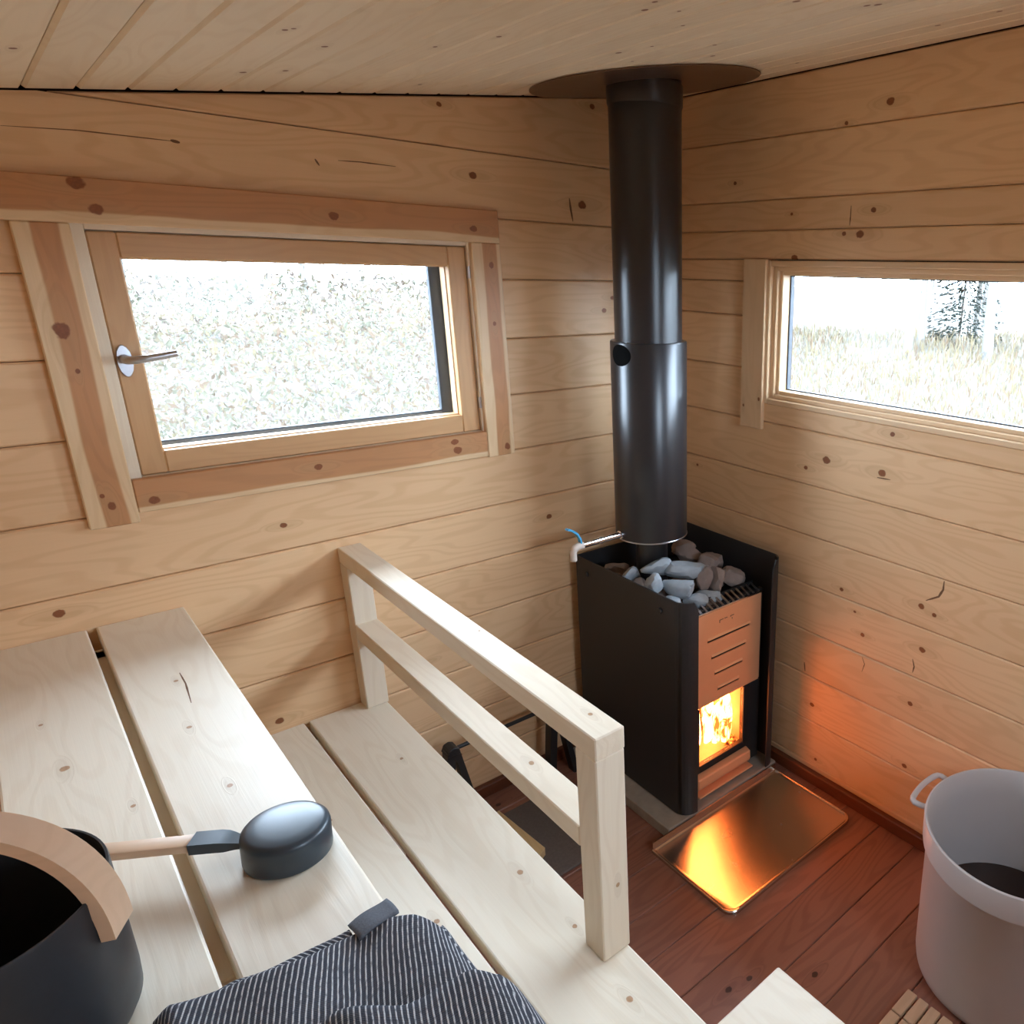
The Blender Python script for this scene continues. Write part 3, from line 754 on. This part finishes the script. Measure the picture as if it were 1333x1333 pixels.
for A_, B_ in ((vo, vu), (hi_, hu_)):
    for i in range(len(A_)): bm.faces.new((A_[i], A_[(i+1) % len(A_)], B_[(i+1) % len(A_)], B_[i]))
tag(fin(bm, 'ceiling_plate', M['plate']), 'round brown metal plate on the ceiling around the flue', 'plate')

# ------------------------------------------------------------------ floor tray in front of the stove
def rrect(x0, x1, y0, y1, r, n=8):
    out = []
    for cx_, cy_, a0 in ((x1-r[0], y1-r[0], 0), (x0+r[1], y1-r[1], 90), (x0+r[2], y0+r[2], 180), (x1-r[3], y0+r[3], 270)):
        rr_ = r[0] if a0 == 0 else r[1] if a0 == 90 else r[2] if a0 == 180 else r[3]
        for k in range(n+1):
            t_ = math.radians(a0 + 90*k/n); out.append((cx_+rr_*math.cos(t_), cy_+rr_*math.sin(t_)))
    return out
P0 = rrect(-.550, -.052, -.834, -.5285, (.004, .004, .032, .032))
ins = lambda d: [(x + (d if x < -.30 else -d), yy + (d if yy < -.68 else -d)) for x, yy in P0]
bm = bmesh.new()
levels = [(0, .0008), (0, .0085), (.0015, .0105), (.0045, .0105), (.0065, .0085), (.0115, .0060)]
ringsv = [[bm.verts.new((x, yy, z)) for x, yy in ins(d)] for d, z in levels]
for a_, b_ in zip(ringsv, ringsv[1:]):
    for i in range(len(a_)): bm.faces.new((a_[i], a_[(i+1) % len(a_)], b_[(i+1) % len(a_)], b_[i]))
bm.faces.new(ringsv[-1]); bm.faces.new(ringsv[0][::-1])
tray = tag(fin(bm, 'floor_tray', M['tray'], ang=40), 'shiny metal spark tray on the floor in front of the stove', 'tray')
bm = bmesh.new(); strip(bm, [(-.548, -.5325, .020), (-.056, -.5325, .020)], lambda i: (0, 0, .0125), lambda i: (0, .0012, 0)); fin(bm, 'back_flange', M['tray'], tray)

# ------------------------------------------------------------------ white bucket
BX, BY = -.206, -1.357
bk = empty('bucket', (BX, BY, 0)); tag(bk, 'big white plastic bucket of dark water on the floor by the right wall', 'bucket')
bm = bmesh.new()
outer = [(0, .0006), (.165, .0006), (.178, .004), (.1865, .016), (.1885, .03), (.192, .318), (.2005, .326), (.2015, .332), (.2035, .382), (.2025, .3885), (.1985, .390), (.195, .387), (.1915, .33), (.186, .05), (.18, .02), (.16, .012), (0, .012)]
lathe(bm, outer, (BX, BY, 0), 96); fin(bm, 'bucket_body', M['bucket'], bk, ang=50)
def bpt(a, r, z): return (BX + r*math.cos(math.radians(a)), BY + r*math.sin(math.radians(a)), z)
for a_, b_ in ((109, 76), (109+180, 76+180)):
    bm = bmesh.new()
    pts = [bpt(a_, .199, .368), bpt(a_, .216, .369), bpt(a_-.6, .229, .370), bpt(a_-2, .2345, .371)] + [bpt(a_ + (b_-a_)*k/8, .236, .371) for k in range(1, 8)] + [bpt(b_+2, .2345, .371), bpt(b_+.6, .229, .370), bpt(b_, .216, .369), bpt(b_, .199, .368)]
    tube(bm, pts, .0068, 10); fin(bm, 'bucket_handle', M['bucket'], bk, ang=60)
bm = bmesh.new(); lathe(bm, [(0, .125), (.1862, .125), (.1862, .122), (0, .122)], (BX, BY, 0), 64)
tag(fin(bm, 'water', M['water']), 'dark water standing low inside the white bucket', 'water')

# ------------------------------------------------------------------ duckboard
db = empty('duckboard', (-.44, -1.40, 0)); tag(db, 'small slatted wooden duckboard on the floor left of the bucket', 'duckboard')
for k in range(5):
    yk = -1.246 - k*.0285
    for (x0, x1) in ((-.4775, -.4125), (-.5465, -.4805), (-.6155, -.5495)):
        if (x1 > -.42 and k > 2): x1 = x1
        board('slat', (x0, yk-.0235, .009), (x1, yk, .020), 'x', 'y', M['slat'], db, .0015)
for x in (-.60, -.515, -.445):
    board('batten', (x-.012, -1.246-.0285*4-.022, .0006), (x+.012, -1.248, .0086), 'y', 'x', M['slat'], db, .001)

# ------------------------------------------------------------------ under the bench: mat, wood offcut, black stand
bm = bmesh.new(); box(bm, (-.86, -.433, .0006), (-.585, -.125, .009), .002)
tag(fin(bm, 'floor_mat', M['mat']), 'dark grey mat on the floor behind the handrail post', 'mat')
bm = bmesh.new()
prism(bm, [(-.762, -.348), (-.779, -.131), (-.843, -.140), (-.832, -.386)], .0096, .034, lambda a, b, d: (a, b, d), .002)
mw = basis((0, 1, 0), (1, 0, 0), (-.8, -.25, .02)); bm.transform(mw.inverted())
o = fin(bm, 'wood_offcut', M['block']); o.matrix_basis = mw; tag(o, 'short yellowish offcut of timber lying on the dark mat', 'wood')
sd = empty('log_stand', (-.71, -.085, 0)); tag(sd, 'low black metal stand with splayed legs against the wall under the bench', 'stand')
def flat(p, q, wv, tv):
    bm = bmesh.new(); strip(bm, [p, q], lambda i: wv, lambda i: tv); return bm
for ax_ in (-.876, -.560):
    fin(flat((ax_-.026, -.085, .0008), (ax_-.004, -.085, .262), (.011, 0, .001), (0, .016, 0)), 'leg', M['iron'], sd)
    fin(flat((ax_+.058, -.085, .0008), (ax_+.010, -.085, .258), (.0085, 0, .001), (0, .016, 0)), 'leg', M['metal_grey'] if False else M['iron'], sd)
    bm = bmesh.new(); prism(bm, [(ax_-.018, .250), (ax_+.020, .247), (ax_+.016, .266), (ax_+.004, .272), (ax_-.010, .268)], -.106, -.064, lambda a, b, d: (a, d, b), .002); fin(bm, 'cap', M['iron'], sd)
bm = bmesh.new(); tube(bm, [(-.872, -.070, .245), (-.556, -.070, .245)], .006, 10); fin(bm, 'crossbar', M['iron'], sd, ang=50)

# ------------------------------------------------------------------ pail with wooden handle
PX, PY, PZ = -1.665, -1.0, .8075
pail = empty('pail', (PX, PY, PZ)); tag(pail, 'black pail with a bent wooden handle on the upper bench', 'pail')
bm = bmesh.new()
lathe(bm, [(0, .0), (.088, .0), (.097, .004), (.1015, .013), (.1025, .03), (.1025, .155), (.1018, .1575), (.0998, .1575), (.099, .155), (.099, .02), (.094, .006), (0, .006)], (PX, PY, PZ), 80)
fin(bm, 'pail_body', M['pail'], pail, ang=50)
dirv = Vector((.875, -.485, 0)).normalized(); nrm = Vector((-dirv.y, dirv.x, 0))
path = []; tn = []
aX, aZ = .108, .128
zb = .113
for k in range(41):
    t_ = PI*k/40
    c_, s_ = math.cos(t_), math.sin(t_)
    ex_ = 2/2.25
    X = aX*math.copysign(abs(c_)**ex_, c_); Z = zb + aZ*abs(s_)**ex_
    path.append(Vector((PX, PY, PZ)) + dirv*X + Vector((0, 0, Z)))
for k in range(41):
    d = (path[min(k+1, 40)] - path[max(k-1, 0)]).normalized(); tn.append(d.cross(nrm)*.0055)
bm = bmesh.new(); strip(bm, path, lambda i: nrm*.0165, lambda i: tn[i])
bmesh.ops.bevel(bm, geom=[e for e in bm.edges if len(e.link_faces) == 2 and e.calc_face_angle(0) > .9], offset=.0018, segments=2, affect='EDGES')
mw = basis(nrm, (0, 0, 1), (PX, PY, PZ)); 
hb = fin(bm, 'bail_handle', M['handle_wood'], pail, ang=30); hb['label'] = 'bent pale wooden handle'

# ------------------------------------------------------------------ ladle lying upside down
LX, LY = -1.410, -.912
ld = empty('ladle', (LX, LY, .8075)); tag(ld, 'dark round ladle with wooden handle resting on the upper bench', 'ladle')
tilt = Matrix.Translation((LX, LY, .8085)) @ Matrix.Rotation(math.radians(3), 4, Vector((.3, 1, 0))) 
bm = bmesh.new()
lathe(bm, [(.0462, 0), (.0475, .0012), (.0480, .004), (.0478, .032), (.0468, .0365), (.0445, .0392), (.0400, .0408), (.028, .0422), (.012, .0430), (0, .0432)], (0, 0, 0), 64)
lathe(bm, [(.0462, 0), (.0455, .003), (.045, .033), (.042, .037), (.02, .039), (0, .0395)], (0, 0, 0), 64)
bm.transform(tilt); cup = fin(bm, 'ladle_cup', M['ladle'], ld, ang=60)
hv = Vector((-.816, .578, .0)).normalized()
hs = Vector((-hv.y, hv.x, 0))
s0 = Vector((-1.4475, -.899, .835))
pth = [s0 + hv*d + Vector((0, 0, z)) for d, z in ((0, .0035), (.008, .0045), (.014, .006), (.020, .007), (.028, .008), (.056, .0085))]
ws = [.0075, .0080, .0098, .0112, .0118, .0118]
bm = bmesh.new(); strip(bm, pth, lambda i: hs*ws[i], lambda i: Vector((0, 0, (.004, .0045, .0055, .0065, .0068, .0068)[i])))
bmesh.ops.bevel(bm, geom=[e for e in bm.edges if e.calc_face_angle(0) > .9], offset=.002, segments=2, affect='EDGES')
fin(bm, 'socket', M['ladle'], ld, ang=40)
p0 = s0 + hv*.0563 + Vector((0, 0, .0085))
bm = bmesh.new(); Lh = .16; b2 = bmesh.new()
box(bm, (0, -.0105, -.0055), (Lh, .0105, .0055), .0022, 2)
o = fin(bm, 'ladle_handle', M['handle_wood'], ld, ang=40)
o.matrix_basis = basis(hv, hs, p0); o['label'] = 'flat pale wooden handle'

# ------------------------------------------------------------------ striped towel draped over the bench edge
t = NT('striped_linen')
uv = t.n('ShaderNodeUVMap'); uv.uv_map = 'UVMap'
sx = t.n('ShaderNodeSeparateXYZ'); t.L.new(uv.outputs[0], sx.inputs[0])
wob = t.math('MULTIPLY', t.math('SUBTRACT', t.noise(uv.outputs[0], 60, 2), .5), .0012)
ph = t.math('MULTIPLY', t.math('ADD', sx.outputs[0], wob), 2*PI/.0052)
stp = t.smooth(t.math('SINE', ph), .30, .9)
wv = t.noise(t.vm('MULTIPLY', uv.outputs[0], (1, 1, 1)), 900, 2)
pick = t.math('SINE', t.math('MULTIPLY', sx.outputs[1], 2*PI/.0022))
darkc = t.mix(wv, (.032, .034, .044), (.095, .098, .115)); pale = t.mix(wv, (.42, .42, .43), (.64, .64, .64))
brk = t.smooth(t.noise(t.vm('MULTIPLY', uv.outputs[0], (190, 120, 1)), 1.0, 2), .30, .55, .35, 1.0)
t.L.new(t.mix(t.math('MULTIPLY', stp, brk), darkc, pale), t.b.inputs['Base Color'])
t.b.inputs['Roughness'].default_value = .95; t.b.inputs['Specular IOR Level'].default_value = .1
t.bump(t.math('ADD', t.math('MULTIPLY', stp, .8), t.math('MULTIPLY', pick, .3)), .6, .0012)
M['towel'] = t.m
M['hem'] = plain('grey_linen', (.12, .125, .14), .95, spec=.1, noise_amt=.25, scale=400, bump=.3)
tw = empty('towel', (-1.45, -1.15, .8075)); tag(tw, 'dark blue and white striped towel draped over the upper bench edge', 'towel')
def cloth(name, fn, nu, nv, m, th=.004, uvdir=(1.0, .0), thick_dir=None):
    """fn(u,v) -> point; UV is arc length in metres"""
    g = [[Vector(fn(i/nu, j/nv)) for j in range(nv+1)] for i in range(nu+1)]
    me = bpy.data.meshes.new(name)
    vs = [g[i][j] for i in range(nu+1) for j in range(nv+1)]
    fs = [(i*(nv+1)+j, (i+1)*(nv+1)+j, (i+1)*(nv+1)+j+1, i*(nv+1)+j+1) for i in range(nu) for j in range(nv)]
    me.from_pydata([tuple(v) for v in vs], [], fs)
    # arc lengths
    U = [[0.0]*(nv+1) for _ in range(nu+1)]; V = [[0.0]*(nv+1) for _ in range(nu+1)]
    for i in range(1, nu+1):
        for j in range(nv+1): U[i][j] = U[i-1][j] + (g[i][j]-g[i-1][j]).length
    for i in range(nu+1):
        for j in range(1, nv+1): V[i][j] = V[i][j-1] + (g[i][j]-g[i][j-1]).length
    ul = me.uv_layers.new(name='UVMap')
    for p in me.polygons:
        for li in p.loop_indices:
            vi = me.loops[li].vertex_index; i, j = divmod(vi, nv+1)
            ul.data[li].uv = (U[i][j] + uvdir[1]*V[i][j], V[i][j])
    o = link(name, me, m, tw, smooth=True)
    md = o.modifiers.new('thickness', 'SOLIDIFY'); md.thickness = th; md.offset = 1
    return o
def lin(x, pts):
    for (x0, y0_), (x1, y1_) in zip(pts, pts[1:]):
        if x <= x1:
            f = (x-x0)/(x1-x0); f = f*f*(3-2*f) if False else f
            return y0_ + (y1_-y0_)*max(0, f)
    return pts[-1][1]
def edge_path(s, x_start, zt, r=.028, drop=.25, xe=-1.345):
    """travel along +x on the bench at height zt then roll over the bench edge and hang"""
    L1 = xe - x_start
    if s <= L1: return x_start + s, zt
    s -= L1
    arc = r*PI/2*.86
    if s < arc:
        a_ = s/r; return xe + r*math.sin(a_), zt - r + r*math.cos(a_)
    s -= arc; a_ = PI/2*.86
    return xe + r*math.sin(a_) + s*math.cos(a_), zt - r + r*math.cos(a_) - s*math.sin(a_)
def fold_a(u, v):
    s = u*.42
    x, z = edge_path(s, -1.566, .832, .030, xe=-1.352)
    back = lin(x, [(-1.57, -1.062), (-1.507, -1.084), (-1.443, -1.104), (-1.40, -1.106), (-1.37, -1.108), (-1.345, -1.130), (-1.32, -1.175), (-1.2, -1.24)])
    d = v*.36
    # rounded back edge: cloth is doubled, so the edge is a fat roll
    q = min(1, d/.016); z2 = z - (.020*(1-math.sqrt(max(0, 1-(1-q)**2))) if x < -1.33 else 0)
    rip = .003*math.sin(x*55 + d*14) + .004*noise.noise(Vector((x*9, d*9, 1.3)))
    if u < .03: z2 -= .016*(1-u/.03)
    return (x + .003*noise.noise(Vector((x*14, d*10, 3))), back - d*.97 + .002*math.sin(x*70), z2 + rip)
cloth('towel_fold', fold_a, 90, 60, M['towel'], .004, uvdir=(1, .36))
def fold_b(u, v):
    s = u*.40
    x, z = edge_path(s, -1.472, .851, .034, xe=-1.345)
    ridge = lin(x, [(-1.48, -1.185), (-1.446, -1.200), (-1.40, -1.232), (-1.365, -1.240), (-1.34, -1.250), (-1.32, -1.275), (-1.30, -1.30), (-1.2, -1.40)])
    d = v*.30
    q = min(1, d/.020); drop = .021*(1-math.sqrt(max(0, 1-(1-q)**2)))
    rip = .004*math.sin(x*38 + 1.0 + d*9) + .005*noise.noise(Vector((x*8, d*8, 7.3)))
    lo_ = max(0, 1 - u/.12)
    return (x, ridge - d + .003*math.sin(x*60), z - drop*(1 if x < -1.325 else .4) + rip - .026*lo_*lo_)
cloth('towel_fold', fold_b, 90, 50, M['towel'], .004, uvdir=(1, .30))
def fold_c(u, v):
    x = -1.520 + .118*u; d = .05*v
    back = lin(x, [(-1.53, -1.068), (-1.507, -1.074), (-1.443, -1.089), (-1.39, -1.094)])
    q = min(1, d/.008)
    return (x, back - d + .002*math.sin(x*90), .8195 - .009*(1-math.sqrt(max(0, 1-(1-q)**2))) + .0015*math.sin(x*70) - .006*max(0, 1-u/.15) + .004*u)
cloth('towel_fold', fold_c, 40, 14, M['towel'], .003, uvdir=(1, -.5))
def hem(u, v):
    x = -1.402 + .044*u; yy = -1.100 + .010*u - .030*v
    z = .826 + .010*math.sin(v*PI*.5) + .002*math.sin(u*5)
    return (x, yy + .006*(1-v), z)
cloth('hem', hem, 10, 8, M['hem'], .004)['label'] = 'plain grey hem'
def hem2(u, v):
    x = -1.285 + .030*u; yy = -1.33 - .045*u - .06*v
    return (x, yy, .795 - .075*u - .02*v)
cloth('hem', hem2, 8, 8, M['hem'], .004)

# ------------------------------------------------------------------ outdoors
GZ = -.55
bm = bmesh.new()
vs = [bm.verts.new((120*math.cos(2*PI*k/64), 120*math.sin(2*PI*k/64), GZ)) for k in range(64)]; bm.faces.new(vs)
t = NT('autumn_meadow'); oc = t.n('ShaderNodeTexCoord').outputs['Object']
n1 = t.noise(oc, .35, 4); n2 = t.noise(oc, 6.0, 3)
far = t.smooth(t.vm('LENGTH', oc), 6, 28)  # distant haze put into the ground colour, paler further out
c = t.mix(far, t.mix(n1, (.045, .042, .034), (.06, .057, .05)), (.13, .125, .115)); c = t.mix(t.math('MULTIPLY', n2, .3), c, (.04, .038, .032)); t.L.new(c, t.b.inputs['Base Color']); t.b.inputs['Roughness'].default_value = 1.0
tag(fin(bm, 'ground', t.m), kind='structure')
t = NT('undergrowth_leaf'); at = t.n('ShaderNodeAttribute', attribute_name='leaf_colour'); t.L.new(at.outputs['Color'], t.b.inputs['Base Color']); t.b.inputs['Roughness'].default_value = 1.0; t.b.inputs['Specular IOR Level'].default_value = 0
tl = t.n('ShaderNodeBsdfTranslucent'); t.L.new(at.outputs['Color'], tl.inputs[0])
ms = t.n('ShaderNodeMixShader'); ms.inputs[0].default_value = .45; t.L.new(t.b.outputs[0], ms.inputs[1]); t.L.new(tl.outputs[0], ms.inputs[2])
t.L.new(ms.outputs[0], t.N['Material Output'].inputs[0])
M['leaf'] = t.m
def leaves(name, items, m=M['leaf'], parent=None):
    """items: (pos, length vector, width vector, colour) small pointed leaves"""
    vs = []; fs = []; cols = []
    for p, l, w_, c in items:
        b = len(vs); vs += [tuple(p - l*.5), tuple(p + w_*.5), tuple(p + l*.5), tuple(p - w_*.5)]; fs.append((b, b+1, b+2, b+3)); cols.append(c)
    me = bpy.data.meshes.new(name); me.from_pydata(vs, [], fs)
    ca = me.color_attributes.new('leaf_colour', 'FLOAT_COLOR', 'CORNER')
    flat = []
    for c in cols: flat += [c[0], c[1], c[2], 1.0]*4
    ca.data.foreach_set('color', flat)
    return link(name, me, m, parent)
def cloud(n, xr, yr, hr, seed, pal, size=(.03, .10), grow=.012):
    r = random.Random(seed); out = []
    for k in range(n):
        f = r.random()
        x = r.uniform(*xr); yy = yr[0] + (yr[1]-yr[0])*f**1.6 if isinstance(yr[0], float) else r.uniform(*yr)
        out.append((x, yy, f, r))
    return out
PALE = [(c[0]*.178, c[1]*.162, c[2]*.138) for c in [(.70, .68, .62), (.62, .56, .47), (.60, .61, .55), (.55, .44, .38), (.72, .66, .50), (.50, .53, .46), (.66, .58, .58), (.75, .74, .72)]]
r = random.Random(3); items = []
for k in range(75000):
    d = 3.5 + 24*r.random()**1.5
    a_ = math.radians(r.uniform(40, 118))
    p = Vector((-1.4 + d*math.cos(a_), -1.8 + d*math.sin(a_)+1.2, 0))
    hmax = .25 + .050*d + .5*max(0, noise.noise(Vector((p.x*.5, p.y*.5, 2)))+.3)
    p.z = GZ + hmax*r.random()
    s = (.016 + .0042*d)*r.uniform(.6, 1.5)
    v1 = Vector((r.gauss(0, .6), r.gauss(0, .6), r.gauss(0, .8))).normalized()*s*1.6; v2 = v1.cross(Vector((r.gauss(0, 1), r.gauss(0, 1), r.gauss(0, 1)))).normalized()*s*.6
    c = r.choice(PALE); q = r.uniform(.9, 1.1)*(1 + .03*max(0, d-5))  # leaf colour lightened with distance to paint in haze
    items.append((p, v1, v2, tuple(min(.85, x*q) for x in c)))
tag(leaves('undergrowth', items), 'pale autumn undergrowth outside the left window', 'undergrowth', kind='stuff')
items = []
GR = [(c[0]*.185, c[1]*.168, c[2]*.142) for c in [(.74, .71, .64), (.70, .62, .45), (.66, .64, .58), (.60, .47, .38), (.76, .74, .70), (.72, .66, .48)]]
for k in range(50000):
    d = 3.0 + 24*r.random()**1.4
    a_ = math.radians(r.uniform(-8, 58))
    p = Vector((-1.5 + d*math.cos(a_)+1.5, -1.9 + d*math.sin(a_), 0))
    hmax = .12 + .008*d + .22*max(0, noise.noise(Vector((p.x*.4, p.y*.4, 5))))
    p.z = GZ + hmax*r.random()
    s = (.02 + .0045*d)*r.uniform(.6, 1.5)
    v1 = Vector((r.gauss(0, .25), r.gauss(0, .25), 1)).normalized()*s*2.2; v2 = v1.cross(Vector((r.gauss(0, 1), r.gauss(0, 1), 0))).normalized()*s*.35
    c = r.choice(GR); q = r.uniform(.9, 1.1)*(1 + .025*max(0, d-5))  # same painted haze: grass colour lightens with distance
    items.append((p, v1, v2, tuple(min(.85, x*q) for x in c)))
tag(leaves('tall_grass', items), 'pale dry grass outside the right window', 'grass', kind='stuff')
M['birch'] = plain('birch_bark', (.12, .118, .115), .9, noise_amt=.08, scale=3, aniso=(1, 1, 6))
M['pine_bark'] = plain('pale_pine_bark', (.5, .47, .43), .9, noise_amt=.2, scale=8)
M['crack'] = plain('bark_pocket', (.17, .085, .04), .9)
M['bark'] = plain('spruce_bark', (.22, .18, .15), .9, noise_amt=.3, scale=8)
def birch(x, yy, h, lean, r0, seed, label):
    e = empty('birch', (x, yy, GZ)); tag(e, label, 'tree', 'birches outside the right window')
    rr_ = random.Random(seed)
    bm = bmesh.new(); tube(bm, [(x + lean*q*h + .05*math.sin(q*5+seed), yy + .04*math.sin(q*7), GZ + h*q) for q in [k/8 for k in range(9)]], [r0*(1-.7*k/8) for k in range(9)], 10)
    for k in range(14):
        q = rr_.uniform(.3, .95); a_ = rr_.uniform(0, 6.28); L = rr_.uniform(.5, 1.1)
        b0 = Vector((x + lean*q*h, yy, GZ + h*q)); tube(bm, [b0, b0 + Vector((math.cos(a_)*L, math.sin(a_)*L, L*.5))], [r0*.25, r0*.06], 5)
    fin(bm, 'trunk', M['birch'], e)
    its = []
    for k in range(900):
        q = rr_.uniform(.42, 1.05); sp = .25 + 1.1*(1.1-q); a_ = rr_.uniform(0, 6.28); d = sp*math.sqrt(rr_.random())
        p = Vector((x + lean*q*h + d*math.cos(a_), yy + d*math.sin(a_), GZ + h*q))
        v1 = Vector((rr_.gauss(0, 1), rr_.gauss(0, 1), rr_.gauss(0, 1))).normalized()*.11; v2 = v1.cross(Vector((rr_.gauss(0, 1), 1, .3))).normalized()*.07
        its.append((p, v1, v2, rr_.choice([(.055, .046, .03), (.05, .044, .032), (.045, .042, .034)])))
    leaves('foliage', its, parent=e)['kind'] = 'stuff'
birch(15.95, 9.13, 6.5, .010, .13, 1, 'white birch trunk, leftmost of the trees in the right window')
birch(18.2, 10.12, 7.5, .02, .12, 2, 'thin white birch just right of the leftmost trunk')
birch(17.0, 7.35, 7.0, -.01, .15, 3, 'white birch right of the dark spruce in the right window')
def spruce(x, yy, h, seed, label):
    e = empty('spruce', (x, yy, GZ)); tag(e, label, 'tree')
    rr_ = random.Random(seed); bm = bmesh.new(); tube(bm, [(x, yy, GZ), (x, yy, GZ+h)], [.15, .02], 8); fin(bm, 'trunk', M['bark'], e)
    its = []
    for k in range(5200):
        q = rr_.random(); z = .35 + (h-.35)*q; sp = (1-q)*h*.21 + .08; a_ = rr_.uniform(0, 6.28); d = sp*rr_.random()**.55
        p = Vector((x + d*math.cos(a_), yy + d*math.sin(a_), GZ + z - d*.28))
        v1 = Vector((math.cos(a_), math.sin(a_), -.35)).normalized()*.20; v2 = v1.cross(Vector((rr_.gauss(0, .4), rr_.gauss(0, .4), 1))).normalized()*.07
        its.append((p, v1, v2, rr_.choice([(.036, .046, .040), (.045, .055, .047), (.052, .060, .052)])))
    leaves('branches', its, parent=e)['kind'] = 'stuff'
spruce(20.5, 10.0, 6.0, 11, 'dark green spruce standing between the birches outside')

# added pine belt: crowns above view screen the low sky, on bare trunks
rf = random.Random(77); items = []
for k in range(26000):
    a_ = math.radians(rf.uniform(-40, 125)); d = rf.uniform(21, 27); h = rf.random()
    p = Vector((d*math.cos(a_), d*math.sin(a_), 2.0 + (5.2 + 2.2*noise.noise(Vector((a_*9, 0, 4))))*h))
    v1 = Vector((rf.gauss(0, 1), rf.gauss(0, 1), rf.gauss(0, 1))).normalized()*.75; v2 = v1.cross(Vector((rf.gauss(0, 1), rf.gauss(0, 1), rf.gauss(0, 1)))).normalized()*.42
    items.append((p, v1, v2, rf.choice([(.022, .028, .022), (.030, .034, .026), (.045, .038, .024)])))
crowns = leaves('sky_screen_pines', items); tag(crowns, 'belt of pines added outside to screen the low sky', 'wood', kind='stuff')
bm = bmesh.new()
for k in range(60):
    a_ = math.radians(rf.uniform(-40, 125)); d = rf.uniform(22, 26)
    tube(bm, [(d*math.cos(a_), d*math.sin(a_), GZ), (d*math.cos(a_), d*math.sin(a_), 4.5)], [.10, .07], 6)
o = fin(bm, 'sky_screen_trunks', M['pine_bark'], crowns); o['kind'] = 'stuff'

# dark cracks and bark pockets in the boards
def cracks(parent, axis, face, sgn, items):
    for pts, wd in items:
        vs = []; bm = bmesh.new(); n = len(pts)
        fine_ = []
        for i in range(n-1):
            for q in range(4): fine_.append([a + (b-a)*q/4 for a, b in zip(pts[i], pts[i+1])])
        fine_.append(list(pts[-1])); m_ = len(fine_)
        i0, i1 = [k for k in range(3) if k != axis]
        rows = []
        for i, p in enumerate(fine_):
            a = fine_[max(i-1, 0)]; b = fine_[min(i+1, m_-1)]
            d = Vector((b[i0]-a[i0], b[i1]-a[i1])).normalized(); nn = Vector((-d.y, d.x))
            wv_ = wd*(.25 + .75*math.sin(PI*(i+.5)/m_))*(1 + .3*noise.noise(Vector((i*1.3, wd*900, 2))))
            row = []
            for off_, dep in ((-1, .0002), (1, .0002), (1, -.0006), (-1, -.0006)):
                v = [0, 0, 0]; v[axis] = face + sgn*dep; v[i0] = p[i0] + nn.x*wv_*off_; v[i1] = p[i1] + nn.y*wv_*off_
                row.append(bm.verts.new(v))
            rows.append(row)
        for a, b in zip(rows, rows[1:]):
            for k in range(4): bm.faces.new((a[k], a[(k+1) % 4], b[(k+1) % 4], b[k]))
        bm.faces.new(rows[0]); bm.faces.new(rows[-1])
        fin(bm, 'wood_crack', M['crack'], parent)
cracks(wr, 0, 0.0, -1, [([(0, -1.005, .787), (0, -1.005, .764), (0, -.995, .742), (0, -.961, .720)], .003), ([(0, -.582, .389), (0, -.587, .36)], .0022), ([(0, -.941, .546), (0, -.948, .526), (0, -.945, .507)], .002),
    ([(0, -.786, 1.006), (0, -.826, 1.008)], .0018), ([(0, -.649, 1.658), (0, -.649, 1.634), (0, -.648, 1.613)], .0016), ([(0, -.785, .488), (0, -.795, .47), (0, -.788, .443)], .0012)])
cracks(wl, 1, 0.0, -1, [([(-.369, 0, 1.674), (-.366, 0, 1.646), (-.361, 0, 1.617)], .003), ([(-.979, 0, 1.70), (-.972, 0, 1.688)], .002), ([(-.934, 0, 1.702), (-.888, 0, 1.704), (-.815, 0, 1.703)], .0012),
    ([(-1.448, 0, 1.697), (-1.352, 0, 1.703), (-1.246, 0, 1.703), (-1.209, 0, 1.703)], .0010), ([(-1.221, 0, 1.704), (-1.207, 0, 1.702)], .0028)])
cracks(ub, 2, .807, 1, [([(-1.417, -.317, .807), (-1.417, -.366, .807), (-1.423, -.442, .807)], .0013)])
